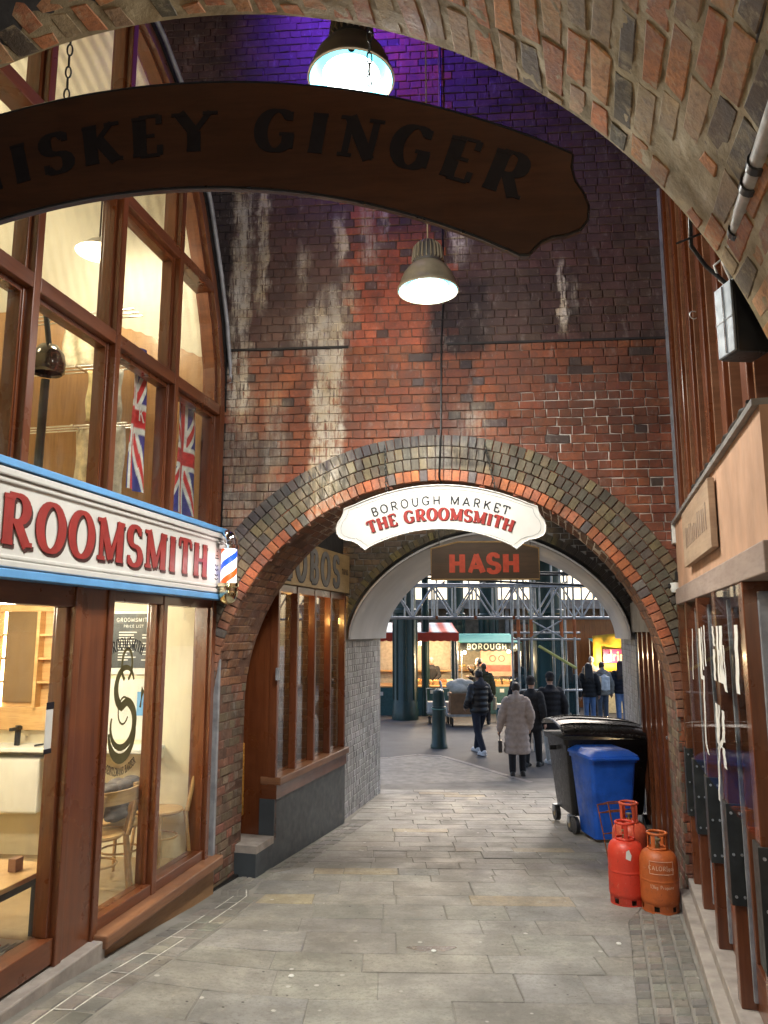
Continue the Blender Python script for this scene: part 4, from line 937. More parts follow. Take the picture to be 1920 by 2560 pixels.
for s_, n_ in ((1.3, -1.3), (2.7, -1.6)):
    MB(SL).lathe([(0, .0), (.06, .0), (.07, .012), (.0, .012)], (s_, n_, 2.38), 20).build('lens', emit('downlight lens', (1., .86, .62), 8), dl, smooth=40)
    light('downlight', 'POINT', SL @ Vector((s_, n_, 2.25)), 36, (1., .90, .72), dl, .12)
# ------------------------------------------------------------------ hanging signs
def chain(p0, p1, lb, grp, r=.021, wire=.0045):
    p0, p1 = Vector(p0), Vector(p1); L = (p1-p0).length; n = max(2, int(L/(r*2.9))); o = thing('sign_chain', lb, 'chain', p1, grp)
    base = MB(); base.tube([(r*.62*math.cos(t), 0, r*1.55*math.sin(t)) for t in [2*math.pi*i/14 for i in range(14)]], wire, 6, closed=True)
    first = None; d = (p1-p0)/n
    for i in range(n):
        if first is None:
            first = base.build('link', M['dark_metal'], None, smooth=60); l = first
        else: l = bpy.data.objects.new('link', first.data); COL.objects.link(l)
        l.location = p0+d*(i+.5); l.rotation_euler = (0, 0, (i % 2)*math.pi/2+.3); setp(l, o)
    return o
SG = frame_m((0, 3.38), EX, EY)
ws = thing('arched_pub_sign', 'dark arched wooden sign with black serif lettering hung under the vault', 'sign', (-.5, 3.38, 3.8))
RT, RB, CX, CZ = 3.93, 3.4, -1.0, 4.78-3.93     # concentric-ish top and bottom curves
ta = [R_(-32+i*(32+32)/60) for i in range(61)]
top = [(CX+RT*math.sin(a), CZ+RT*math.cos(a)) for a in ta]; top = [p for p in top if p[0] < .90]
top.append((.90, 4.283))
botc = [(CX+3.4*math.sin(a), 4.21-3.4+3.4*math.cos(a)) for a in [R_(-32+i*(32+32)/60) for i in range(61)]]
endc = [(.89, 4.22), (.905, 4.15), (.94, 4.09), (.962, 4.02), (.955, 3.95), (.92, 3.905), (.86, 3.882), (.79, 3.874), (.735, 3.85), (.70, 3.815), (.68, 3.79)]
lend = [(2*CX-x, z) for x, z in endc]
bot = [p for p in botc if 2*CX-.66 < p[0] < .66]
top = [p for p in top if p[0] > 2*CX-.90]
def resample(p, n):
    cum = [0]
    for a, b in zip(p, p[1:]): cum.append(cum[-1]+math.hypot(b[0]-a[0], b[1]-a[1]))
    out = []
    for i in range(n):
        t = cum[-1]*i/(n-1); j = max(0, min(len(cum)-2, next((q for q in range(len(cum)-1) if cum[q+1] >= t), len(cum)-2))); f = (t-cum[j])/max(1e-9, cum[j+1]-cum[j]); out.append((p[j][0]+(p[j+1][0]-p[j][0])*f, p[j][1]+(p[j+1][1]-p[j][1])*f))
    return out
outline = top+endc+bot[::-1]+lend[::-1]
bm_ = MB(SG); bm_.prism(outline, -.022, .022); bm_.build('board', M['sign_wood'], ws)
rim = MB(SG); rim.tube([(x, -.018, z) for x, z in outline], .0075, 6, closed=True); rim.build('rim', M['black'], ws, smooth=60)
def arcfn(Mx, cx, cz, Rr, face, sgn=-1):
    def f(x, y, d):
        a = x/Rr; return Mx @ Vector((cx+(Rr+y)*math.sin(a), face-d, cz+(Rr+y)*math.cos(a)))
    return f
RW = 3.62; tw_ = text_width('WHISKEY GINGER', .215*1.02, .055)
afn = arcfn(SG, CX+.12, 4.40-RW, RW, -.022)
letters(ws, 'WHISKEY GINGER', .215, afn, M['navy_letter'], .30, .085, .16, .003, .062, 0, 'letter', wide=1.04)
chain(SG @ Vector((-1.63, 0, 4.74)), SG @ Vector((-1.63, 0, 5.25)), 'rusty chain holding the dark pub sign over the upper shop windows', None)
chain(SG @ Vector((-.07, -.03, 4.70)), SG @ Vector((-.07, -.03, 5.25)), 'rusty chain holding the dark pub sign in front of the bright lamp', None)

GS = frame_m((.5, 6.72), EX, EY)
gs = thing('hanging_shop_sign', 'white shaped sign reading Borough Market over red lettering, hung in the arch', 'sign', GS @ Vector((0, 0, 2.8)))
tp_ = [(-.86, 3.155)]+[(x, 3.16+.20*(1-(x/.83)**2)) for x in [-.78+.078*i for i in range(21)]]+[(.86, 3.155)]
re_ = [(.868, 3.11), (.885, 3.07), (.915, 3.03), (.93, 2.98), (.925, 2.93), (.90, 2.895), (.85, 2.872), (.79, 2.862), (.74, 2.84), (.70, 2.805), (.67, 2.78)]
bt = [(x, 2.79+.175*(1-(x/.67)**2)) for x in [.62-.062*i for i in range(21)]]
ol = tp_+re_+bt+[(-x, z) for x, z in re_[::-1]]
MB(GS).prism(ol, -.015, .015).build('board', M['offwhite'], gs)
cxm, czm = 0, 3.05
MB(GS).tube([(x, -.016, z) for x, z in ol], .007, 6, closed=True).build('rim', M['offwhite'], gs, smooth=60)
MB(GS).tube([(x*.955, -.0155, czm+(z-czm)*.88) for x, z in ol], .0022, 4, closed=True).build('line', plain('grey line', (.35, .35, .34), .6), gs)
RG = 1.75
letters(gs, 'BOROUGH MARKET', .075, arcfn(GS, 0, 3.185-RG, RG, -.015), M['black_letter'], .14, .14, 0, .002, .022, 0, 'letter', wide=1.12)
for dx, dz, mt, nm, d0, th in ((.008, -.006, 'shade_letter', 'letter_shade', .0005, .0015), (0, 0, 'red_letter', 'letter', .0022, .002)):
    letters(gs, 'THE GROOMSMITH', .105, arcfn(GS, dx, 3.045-RG+dz, RG, -.015), M[mt], .28, .12, .15, th, .0125, d0, nm, wide=.98)
chain(GS @ Vector((-.48, 0, 3.31)), W1 @ Vector((-.48, -.06, 3.84)), 'thin chain from the arch ring to the white sign above its word Borough', None, .016, .0035)
chain(GS @ Vector((.50, 0, 3.31)), W1 @ Vector((.48, -.06, 3.84)), 'thin chain from the arch ring to the white sign above its word Market', None, .016, .0035)

HS = frame_m((1.3, 10.28), EX, EY)
hs = thing('hash_sign', 'brown wooden board with orange red letters HASH hung below the white sign', 'sign', HS @ Vector((0, 0, 2.75)))
MB(HS).prism([(-.66, 2.76), (.79, 2.76), (.79, 3.18), (.42, 3.27), (-.30, 3.27), (-.66, 3.18)], -.02, .02).build('board', M['hash_wood'], hs)
fr_ = [(-.66, 2.76), (.79, 2.76), (.79, 3.18), (.42, 3.27), (-.30, 3.27), (-.66, 3.18)]
MB(HS).tube([(x, -.018, z) for x, z in fr_], .013, 6, closed=True).build('frame', M['pale_wood'], hs)
letters(hs, 'HASH', .245, lambda x, y, d: HS @ Vector((.055+x, -.02-d, 2.855+y)), M['hash_letter'], .30, .22, .06, .004, .035, 0, 'letter', wide=1.05)
for x in (-.55, .68): tag(MB(HS).tube([(x, 0, 3.2), (x, 0, 4.4)], .005, 6).build('hanger_wire', M['dark_metal'], None), 'thin wire holding the HASH board at its '+('end nearer the second shop' if x < 0 else 'end nearer the bins'), 'wire')

# ------------------------------------------------------------------ pendant lamps
def lamp(loc, lb, power, top, dirt=1.):
    x, y, z = loc; o = thing('pendant_lamp', lb, 'pendant lamp', loc, 'bell lamps over the lane')
    MB().lathe([(.245, 0), (.252, .008), (.25, .028), (.236, .042), (.225, .09), (.20, .15), (.16, .205), (.115, .24), (.11, .25)], (x, y, z), 40).build('shade', M['lamp_body'], o, smooth=40)
    MB().lathe([(.238, .005), (.222, .05), (.19, .13), (.12, .2), (.02, .205)], (x, y, z), 40).build('reflector', plain('pale lamp reflector', (.16, .50, .58), .35, .1, .03), o, smooth=50)
    MB().lathe([(.0, .03), (.15, .03), (.165, .036), (.16, .045), (0, .045)], (x, y, z), 40).build('lens', M['lamp_lens'], o, smooth=40)
    MB().lathe([(.118, .24), (.118, .27), (.105, .38), (.075, .43), (.03, .455), (.0, .457)], (x, y, z), 28).build('housing', plain('grey lamp housing', (.16, .15, .14), .5, .6, .3), o, smooth=45)
    for i in range(22):
        t = 2*math.pi*i/22; c, s_ = math.cos(t), math.sin(t)
        f = MB(); f.add([(x+c*r-s_*w_, y+s_*r+c*w_, z+zz) for w_ in (-.004, .004) for r, zz in ((.115, .26), (.135, .27), (.122, .38), (.09, .42))], [(0, 1, 2, 3), (7, 6, 5, 4), (0, 4, 5, 1), (1, 5, 6, 2), (2, 6, 7, 3)]); f.build('fin', M['lamp_body'], o)
    MB().tube([(x, y, z+.45), (x, y, top)], .006, 6).build('cord', plain('lamp cord', (.4, .33, .2), .5), o)
    light('lamp_light', 'SPOT', (x, y, z-.03), power, (1., .97, .88), o, .2, (x, y, 0), 150, 1.)
    light('added_wall_fill', 'POINT', (x, y, z-.22), power*.15, (1., .97, .9), o, .2)  # added bare point light below the shade, brightens the upper wall
    return o
lamp((-.19, 3.95, 5.20), 'bronze bell lamp glowing just behind the dark arched sign', 210, 9.2)
lamp((.36, 5.85, 4.80), 'bronze bell lamp on a cord before the red brick wall', 190, 9.2)
# added lantern behind the viewer, out of view, warms the vault and sign
wl = thing('added_lantern', 'warm lantern added out of view under the vault', 'lantern', (.9, -.6, 2.7))
MB().lathe([(.09, 0), (.10, .01), (.10, .05), (.06, .09), (0, .10)], (.9, -.6, 3.12), 20).build('cap', M['black'], wl, smooth=40); MB().lathe([(0, -.12), (.05, -.11), (.075, -.05), (.08, 0)], (.9, -.6, 3.12), 20).build('globe', emit('added lantern globe', (1., .8, .5), 6), wl, smooth=50)
light('added_lantern_light', 'POINT', (.9, -.6, 2.9), 130, (1., .82, .58), wl, .25)
# added out-of-view light on the bay ceiling, brightens the space between the arches
bl_ = thing('added_bay_light', 'round light added out of view on the dark ceiling between the arches', 'bulkhead light', (.9, 8.5, 4.3))
MB().lathe([(0, -.09), (.08, -.08), (.12, -.03), (.125, 0)], (.9, 8.5, 4.355), 24).build('globe', emit('added bay globe', (1., .93, .8), 6), bl_, smooth=50); MB().lathe([(.125, -.02), (.15, -.02), (.15, .0), (.125, .0)], (.9, 8.5, 4.355), 24).build('bezel', M['black'], bl_)
light('added_bay_lamp', 'POINT', (.9, 8.5, 4.18), 30, (1., .93, .82), bl_, .12)
# purple flood lamp under the deck
pf = thing('purple_floodlight', 'small purple floodlight fixed under the viaduct deck', 'floodlight', (-.7, 6.0, 9.0))
MB().box(-.85, -.55, 5.95, 6.1, 8.98, 9.2).build('housing', M['black'], pf, bevel=.01); MB().box(-.83, -.57, 5.97, 6.08, 8.972, 8.98).build('lens', emit('purple lens', (.25, .05, 1.), 10), pf)
light('purple_light', 'SPOT', (-.7, 6.02, 8.92), 250, (.13, .045, 1.), pf, .15, (.1, 7.8, 8.4), 120, 1.)
# thin cable with the purple light painted into its colour, and wall conduit
tag(MB().tube([(.42, 5.2, 9.2), (.42, 5.22, 5.6)], .006, 6).build('hanging_cable', plain('cable painted purple lit', (.25, .12, .5), .4), None), 'thin cable painted violet as if purple lit, hanging beside the pendant lamp', 'cable')
cb = MB(W1); cb.tube([(.10, -.03, 9.0), (.10, -.03, 5.4), (.075, -.03, 4.9), (.06, -.032, 4.0), (.04, -.05, 3.52), (.05, .05, 3.47)], .0095, 7); tag(cb.build('wall_cable', M['black'], None, smooth=60), 'black cable clipped down the middle of the arched brick wall', 'cable')

# ------------------------------------------------------------------ second shop on the left, behind the first arch
b2f = thing('restaurant_shopfront', 'brown mullioned shopfront on a slate grey panel behind the first arch', 'shopfront', (-.9, 9, -.4))
for s_ in (.03, .60, 1.17, 1.74, 2.28): post(b2f, SB, s_-.028, s_+.028, -.06, .03, .55 if s_ < 2.2 else -.09, 2.58)
MB(SB).box(.0, 2.31, -.14, .09, .47, .55).build('sill', M['wood_sill'], b2f, bevel=.01)
MB(SB).box(.0, 2.315, -.14, .03, -.75, .33).build('slate_panel', M['slate'], b2f); MB(SB).box(2.315, 2.74, -.45, .03, -.75, -.10).build('slate_riser', M['slate'], b2f); MB(SB).box(.0, 2.31, -.12, .05, .33, .47).build('under_sill', M['wood_h'], b2f)
for a, b in ((.065, .565), (.635, 1.135), (1.205, 1.705), (1.775, 2.245)): pane(b2f, SB, [(a, .55), (b, .55), (b, 2.55), (a, 2.55)], -.05, M['glass_dark'])
MB(SB).box(.0, 2.75, -.14, .02, 2.50, 2.58).build('head', M['wood_h'], b2f)
# recessed door with orange handle
MB(SB).box(2.26, 2.30, -.42, -.06, -.09, 2.58).build('recess_side', M['wood_v'], b2f); bos_door = MB(SB).box(2.32, 3.0, -.40, -.36, -.03, 2.5).build('door', M['wood_v'], b2f); MB(SB).box(2.32, 2.735, -.4, .035, -.10, -.03).build('step', M['stone_step'], b2f)
hd_ = MB(SB); hd_.tube([(2.45, -.36, .95), (2.45, -.28, .90), (2.45, -.27, .2), (2.45, -.36, .12)], .018, 8); hd_.build('door_handle', plain('orange brass handle', (.55, .26, .05), .3, .5), bos_door, smooth=60)
MB(SB).box(2.30, 2.36, .03, .06, 1.55, 1.68).build('closer_box', M['grey_metal'], b2f, bevel=.004)
bf = thing('carved_fascia', 'pale wooden fascia with tall carved grey letters over the restaurant windows', 'sign', SB @ Vector((1.2, 0, 2.6)))
MB(SB).box(-.0, 2.75, -.05, .075, 2.585, 3.10).build('board', M['pale_wood'], bf, bevel=.006)
M['carved'] = plain('grey carved letter', (.16, .155, .15), .6, var=.3)
letters(bf, 'LOBOS', .37, flat(SB, 1.36, 2.655, .0755), M['black_letter'], .32, .20, 0, .002, .12, 0, 'letter_shade', wide=1.0); letters(bf, 'LOBOS', .37, flat(SB, 1.38, 2.665, .0755), M['carved'], .28, .16, 0, .006, .12, .002, 'letter', wide=1.0)
letters(bf, 'TAPAS', .07, flat(SB, .20, 2.83, .0755), M['black_letter'], .2, .1, .1, .002, .01, 0, 'small_letter', wide=.8)
MB(SB).box(-.0, 2.68, -.4, -.02, 3.10, 4.36).build('spandrel', M['soot'], b2f)
# dark dining room behind it with filament bulbs
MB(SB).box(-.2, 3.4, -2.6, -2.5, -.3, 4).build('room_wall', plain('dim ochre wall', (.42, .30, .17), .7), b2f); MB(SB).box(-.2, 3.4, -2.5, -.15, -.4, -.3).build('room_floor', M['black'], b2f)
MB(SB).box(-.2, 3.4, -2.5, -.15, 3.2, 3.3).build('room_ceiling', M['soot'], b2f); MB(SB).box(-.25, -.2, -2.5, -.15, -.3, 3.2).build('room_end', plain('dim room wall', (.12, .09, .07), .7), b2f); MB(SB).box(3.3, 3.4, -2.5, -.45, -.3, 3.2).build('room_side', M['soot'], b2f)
for i, (s_, n_, lb) in enumerate(((1.62, -.32, 'amber filament bulb glowing nearer the restaurant door'), (.98, -.32, 'amber filament bulb glowing nearer the grey pier'))):
    o = thing('filament_bulb', lb, 'light bulb', SB @ Vector((s_, n_, 2.2)), 'bulbs in the restaurant window')
    MB(SB).lathe([(0, -.10), (.04, -.085), (.062, -.04), (.06, 0), (.035, .05), (.02, .07)], (s_, n_, 2.25), 18).build('globe', glass('bulb glass', (1., .8, .5), .05), o, smooth=60)
    MB(SB).tube([(s_-.015, n_, 2.19), (s_-.01, n_, 2.28), (s_+.01, n_, 2.2), (s_+.012, n_, 2.29)], .006, 5).build('filament', M['bulb'], o); MB(SB).tube([(s_, n_, 2.31), (s_, n_, 2.37)], .022, 10).build('cap', M['dark_metal'], o); MB(SB).tube([(s_, n_, 2.37), (s_, n_, 3.2)], .004, 5).build('cord', M['black'], o)
    light('bulb_light', 'POINT', SB @ Vector((s_, n_-.02, 2.22)), 14, (1., .6, .25), o, .05)

# ------------------------------------------------------------------ right-hand shop
rsf = thing('right_shopfront', 'row of tall timber fins and dark doors below a salmon rendered band', 'shopfront', (2.3, 5.5, -.2))
for s_, w_ in ((.06, .10), (.68, .10), (1.45, .11), (2.30, .12), (3.25, .13)):
    post(rsf, SR, s_-w_/2, s_+w_/2, -.10, .085, -.05, 2.30)
    post(rsf, SR, s_+w_/2, s_+w_/2+.03, -.06, .02, .0, 2.25, M['grey_metal'], 'edge_strip', .003)
    br = MB(SR); br.box(s_-w_/2-.006, s_+w_/2+.012, -.02, .10, .50, 1.06); br.build('steel_plate', M['dark_metal'], rsf, bevel=.003)
    for z in (.45, .62, .76, .93):
        for ds in (-.02, .025): MB(SR).lathe([(0, .004), (.008, .003), (.010, 0)], (0, 0, 0), 8).build('x', M['galv'], None) if False else None
    st = MB(SR)
    for z in (.55, .78, 1.01): st.tube([(s_+w_/2+.012, .03, z), (s_+w_/2+.020, .03, z)], .008, 8); st.tube([(s_+w_/2+.012, .075, z), (s_+w_/2+.020, .075, z)], .008, 8)
    st.build('bolt_heads', M['galv'], rsf)
ss = [.06, .68, 1.45, 2.30, 3.25]
for a, b in zip(ss, ss[1:]):
    pane(rsf, SR, [(a+.004, 1.07), (b-.004, 1.07), (b-.004, 2.29), (a+.004, 2.29)], .090, M['glass_clear'])
    MB(SR).box(a+.05, b-.05, -.08, .0, -.05, .22).build('door_rail', M['wood_h'], rsf, bevel=.005); MB(SR).box(a+.05, b-.05, -.08, .0, 2.20, 2.30).build('door_rail', M['wood_h'], rsf, bevel=.005)
    MB(SR).box(a+.05, a+.13, -.08, .0, .22, 2.2).build('door_stile', M['wood_v'], rsf, bevel=.005); MB(SR).box(b-.13, b-.05, -.08, .0, .22, 2.2).build('door_stile', M['wood_v'], rsf, bevel=.005)
MB(SR).box(.0, 3.9, -.2, .088, 2.30, 2.44).build('lintel', M['grey_metal'] if False else wood('weathered lintel', (.26, .19, .16), (.36, .28, .24), WH, .6, 0), rsf, bevel=.006)
MB(SR).box(.0, 3.9, -.2, .06, 2.44, 3.03).build('render_band', M['plaster_pink'], rsf); MB(SR).box(-.0, 3.9, -.3, .09, 3.03, 3.06).build('flashing', M['lead'], rsf)
MB(SR).box(-.05, 3.9, -.2, .20, -.55, -.14).build('plinth', M['stone_step'], rsf, bevel=.01); MB(SR).box(-.05, 3.9, -.2, .12, -.14, -.05).build('step', M['stone_step'], rsf, bevel=.008)
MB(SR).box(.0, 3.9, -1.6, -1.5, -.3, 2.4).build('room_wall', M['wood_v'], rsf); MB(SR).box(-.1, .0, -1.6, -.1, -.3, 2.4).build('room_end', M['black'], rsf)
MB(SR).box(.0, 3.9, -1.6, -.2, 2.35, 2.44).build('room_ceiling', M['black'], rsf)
for i in range(6):
    s_ = .18+i*.64; post(rsf, SR, s_, s_+.15, -.12, .03, 3.06, 9.0); post(rsf, SR, s_+.15, s_+.175, -.09, .0, 3.06, 9.0, M['wood_sill'], 'bead', .003)
MB(SR).box(.0, 3.9, -.2, -.10, 3.06, 9.1).build('upper_panel', wood('oxblood panel', (.08, .014, .010), (.13, .03, .018), WV, .4, .2), rsf)
MB(SR).box(-.06, .0, -.03, .035, -.3, 6.4).build('corner_trim', M['grey_metal'], rsf)
# white marker writing on the glass: tall looping brush strokes
mko = thing('window_writing', 'white hand painted brush lettering on the glass before the timber fins', 'window writing', SR @ Vector((2, .09, 1.0)))
def stroke(pts, w_=.012): MB(SR).band([(s_-w_, z) for s_, z in pts], [(s_+w_, z) for s_, z in pts], .0945, .0955).build('brush_stroke', M['white'], mko)
for (sa, za, sb, zb_, w_) in ((1.2, 2.08, 1.06, 1.70, .018), (1.62, 2.08, 1.60, 1.73, .05), (1.74, 2.09, 1.72, 1.80, .02), (1.87, 2.10, 1.85, 1.83, .022), (1.70, 1.76, 1.60, 1.30, .035), (1.60, 1.30, 1.70, 1.24, .04), (2.27, 2.09, 2.30, 1.97, .03), (2.27, 1.95, 2.25, 1.76, .04),
                          (2.46, 2.09, 2.42, 1.76, .035), (2.60, 2.09, 2.52, 1.76, .055), (2.50, 1.95, 2.66, 1.72, .04), (2.66, 1.98, 2.68, 1.72, .018), (3.12, 2.09, 3.06, 1.74, .05), (2.22, 1.62, 2.20, 1.38, .045), (2.34, 1.62, 2.22, 1.36, .03), (2.48, 1.60, 2.44, 1.42, .045), (2.44, 1.44, 2.20, 1.34, .05), (2.40, 1.38, 2.44, 1.27, .05), (2.22, 1.36, 2.08, 1.02, .03)):
    stroke([(sa+(sb-sa)*t/6+.012*math.sin(t*2.2), za+(zb_-za)*t/6) for t in range(7)], w_)
pq = thing('wooden_plaque', 'weathered blank wooden plaque fixed to the salmon band', 'plaque', SR @ Vector((1.8, .1, 2.75)))
pqm = MB(SR); pqm.box(1.10, 2.58, .07, .11, 2.55, 2.97); pqm.build('board', wood('weathered plaque', (.30, .20, .13), (.42, .30, .20), WH, .7, 0), pq, bevel=.004)
for i in range(12):
    s_ = 1.3+i*.1; MB(SR).box(s_, s_+rnd.uniform(.03, .06), .109, .1125, 2.68, 2.68+rnd.uniform(.1, .17)).build('faded_letter', wood('faded letter', (.22, .15, .11), (.30, .22, .16), WH, .7, 0), pq)
chn = MB(SR); chn.tube([(1.6+i*.08, .075+.008*math.sin(i*2.1), 3.075+.012*abs(math.sin(i*1.7))) for i in range(28)], .011, 6); tag(chn.build('cable_bundle', M['dark_metal'], None, smooth=60), 'dark cable lying along the lead flashing of the salmon band', 'cable')
# small fixtures at the corner by the arch
al = thing('alarm_box', 'small white alarm box on the grey corner trim', 'alarm box', SR @ Vector((-.02, .08, 2.9)))
MB(SR).box(-.07, .03, .036, .09, 2.86, 3.06).build('case', M['white'], al, bevel=.008); MB(SR).box(-.03, -.015, .09, .094, 2.88, 3.05).build('slot', M['black'], al)
cv = thing('dome_camera', 'white security camera with dark lens on the grey corner trim', 'camera', SR @ Vector((.0, .08, 2.45)))
cm = MB(SR); cm.lathe([(.0, -.05), (.035, -.045), (.045, -.02), (.045, .04), (.0, .045)], (.0, .085, 2.46), 18); cm.build('body', M['white'], cv, smooth=50); MB(SR).tube([(.0, .12, 2.47), (.0, .145, 2.468)], .022, 12).build('lens', M['black'], cv); MB(SR).box(-.03, .03, .036, .08, 2.52, 2.60).build('bracket', M['black'], cv)
# grey timber doors beyond the first arch, right
rd_s = norm2(-.19, -1); RD = frame_m((3.42, 10.45), rd_s, (rd_s[1], -rd_s[0]))
rdd = thing('brown_doors', 'dark brown boarded doors beyond the gas cylinders', 'doors', (3.1, 9, -.4))
for i in range(7):
    s_ = .05+i*.40; MB(RD).box(s_, s_+.33, -.05, .0, -.32, 2.06).build('door_board', M['wood_v'], rdd, bevel=.006); MB(RD).box(s_+.33, s_+.40, -.06, .035, -.32, 2.06).build('post', M['wood_v'], rdd, bevel=.006)
MB(RD).box(0, 2.85, -.3, .06, 2.06, 2.45).build('lintel', M['concrete'], rdd); MB(RD).box(-.1, 3.0, -.3, .02, 2.45, 4.4).build('spandrel', M['soot'], rdd); MB(RD).box(0, 2.85, -.1, .06, -.6, -.32).build('step', M['stone_step'], rdd)
hn = MB(RD); hn.lathe([(0, 0), (.03, .005), (.032, .03), (0, .045)], (2.3, .02, .95), 14); hn.build('door_knob', M['chrome'], rdd, smooth=50)

# ------------------------------------------------------------------ junction box, conduits and cables on the vault
jb = thing('junction_box', 'grey steel junction box with a black side hanging from the vault edge', 'junction box', (1.6, 3.2, 3.3))
JB = frame_m((1.61, 3.24), norm2(.99, .10), norm2(-.10, .99))
MB(JB).box(-.085, -.072, -.066, .068, 3.27, 3.60).build('face', plain('aluminium', (.26, .29, .33), .5, .3, .3, 10), jb, bevel=.005)
MB(JB).box(-.072, .075, -.07, .07, 3.265, 3.605).build('case', M['black'], jb, bevel=.006); MB(JB).box(-.087, -.084, -.064, .066, 3.43, 3.436).build('seam', M['grey_metal'], jb); MB(JB).box(-.089, -.085, -.01, .0, 3.28, 3.59).build('rib', M['chrome'], jb)
cp = thing('steel_conduit', 'fat grey conduit with black clips climbing the vault', 'conduit', (1.45, 2.8, 3.6))
cpts = [Vector((1.585, 3.2, 3.62)), Vector((1.53, 3.15, 3.68)), Vector((1.47, 2.96, 3.66)), Vector((1.38, 2.70, 3.66)), Vector((1.29, 2.38, 3.66)), Vector((1.17, 1.95, 3.66))]
MB().tube(cpts, .034, 14).build('pipe', plain('weathered conduit', (.42, .41, .39), .5, .3, .35, 14), cp, smooth=60)
for i, f in ((1, .5), (2, .4), (3, .5), (3, .9)):
    p = cpts[i].lerp(cpts[i+1], f); d = (cpts[i+1]-cpts[i]).normalized(); MB().tube([p-d*.02, p+d*.02], .042, 14).build('clip', M['black'], cp, smooth=50)
tag(MB().tube([(1.60, 3.25, 3.58), (1.57, 3.22, 3.72), (1.46, 3.02, 3.74), (1.33, 2.72, 3.78), (1.22, 2.30, 3.80), (1.12, 2.02, 3.80), (1.02, 1.7, 3.82)], .011, 8).build('black_cable', M['black'], None, smooth=60), 'thick black cable running up the vault beside the fat conduit', 'cable')
tag(MB().tube([(1.36, 3.05, 3.98), (1.40, 3.22, 3.93), (1.43, 3.3, 3.83), (1.50, 3.32, 3.74), (1.585, 3.26, 3.60)], .010, 8).build('black_cable', M['black'], None, smooth=60), 'looping black cable dropping off the vault edge to the junction box', 'cable')
tag(MB().tube([(1.36, 3.3, 3.84), (1.46, 3.24, 3.86), (1.54, 3.15, 3.86)], .005, 6).build('thin_wire', M['black'], None, smooth=60), 'thin dark wire stretched across the looping cable', 'wire')
tag(MB().tube([(1.60, 3.28, 3.60), (1.55, 3.3, 3.66), (1.52, 3.28, 3.72), (1.57, 3.24, 3.76), (1.62, 3.24, 3.70), (1.61, 3.25, 3.6)], .006, 6).build('thin_wire', M['white'], None, smooth=60), 'pale curled wire above the junction box', 'wire')
tag(MB().tube([(1.70, 3.3, 3.40), (1.76, 3.3, 3.38), (1.80, 3.1, 3.36)], .008, 6).build('thin_wire', M['black'], None, smooth=60), 'short black wire leaving the side of the junction box', 'wire')
hk = MB(); hk.tube([(1.55+.02*math.cos(t), 3.6, 3.62+.02*math.sin(t)) for t in [1+i*.4 for i in range(12)]], .003, 5); tag(hk.build('wire_hook', M['galv'], None), 'small curled wire hook near the junction box', 'hook')

# ------------------------------------------------------------------ bins and gas cylinders
bb = thing('blue_wheelie_bin', 'blue two wheeled bin standing before the big black bin', 'bin', (2.66, 9.62, gz(2.66, 9.62)), None, True, R_(8))
blue = scuffed('scuffed blue bin plastic', (.014, .11, .60), .42, (.008, .035, .20), (.10, .22, .60))
def frust(m, x0, y0, z0, x1, y1, z1, cy0=0., cy1=0., r=.05, col=None):
    def ring(hx, hy, cy, z):
        q = []
        for sx, sy, a0 in ((1, 1, 0), (-1, 1, 90), (-1, -1, 180), (1, -1, 270)):
            for t in range(4): an = R_(a0+30*t); q.append((sx*(hx-r)+r*math.cos(an), cy+sy*(hy-r)+r*math.sin(an), z))
        return q
    a, b = ring(x0, y0, cy0, z0), ring(x1, y1, cy1, z1); n = len(a)
    m.add(a+b, [tuple(range(n-1, -1, -1)), tuple(range(n, 2*n))]+[(i, (i+1) % n, n+(i+1) % n, n+i) for i in range(n)], col); return m
m = MB(); frust(m, .225, .24, .05, .285, .33, .93); m.build('body', blue, bb, smooth=40)
m = MB(); frust(m, .30, .345, .92, .305, .35, .965); m.build('rim', blue, bb, smooth=40)
m = MB(); frust(m, .315, .37, .968, .31, .36, 1.0); frust(m, .31, .36, 1.0, .24, .28, 1.05); m.build('lid', blue, bb, smooth=35)
MB().tube([(-.25, .40, .97), (.25, .40, .97)], .018, 8).build('handle', blue, bb, smooth=50)
MB().box(-.29, .29, -.392, -.36, .955, .985).build('lid_lip', blue, bb, bevel=.008)
for sx in (-1, 1): MB().tube([(sx*.25, .25, .10), (sx*.30, .25, .10)], .10, 22).build('wheel', M['black'], bb, smooth=40)
for sx in (-1, 0, 1): MB().box(sx*.13-.012, sx*.13+.012, -.268, -.25, .2, .85).build('rib', blue, bb, bevel=.004) if sx else None
kb_ = thing('black_four_wheeled_bin', 'big black four wheeled bin with ribbed domed lid', 'bin', (2.80, 10.38, gz(2.80, 10.38)), None, True, R_(4))
bk = M['black']
m = MB(); frust(m, .46, .36, .20, .54, .46, 1.08, r=.06); m.build('body', bk, kb_, smooth=40)
m = MB(); frust(m, .57, .49, 1.07, .58, .50, 1.14, r=.06); m.build('rim', bk, kb_, smooth=40)
ld = MB()
def lidp(a, b):
    x = -.59+1.18*a; y = -.50+1.0*b; e = (1-(2*b-1)**4); rb = 0
    return (x, y, 1.15+.20*math.sqrt(max(0, 1-(2*b-1)**2*.92))*(1-.25*(2*a-1)**4)+.05*(b)-.07*a+rb*1.5)
ld.grid(lidp, 52, 16); ld.build('lid', plain('glossy black lid', (.01, .01, .011), .30, var=.3, coat=.3), kb_, smooth=50, solid=.02); lid_o = kb_.children[-1] if False else [c_ for c_ in kb_.children if c_.name.startswith('lid')][0]
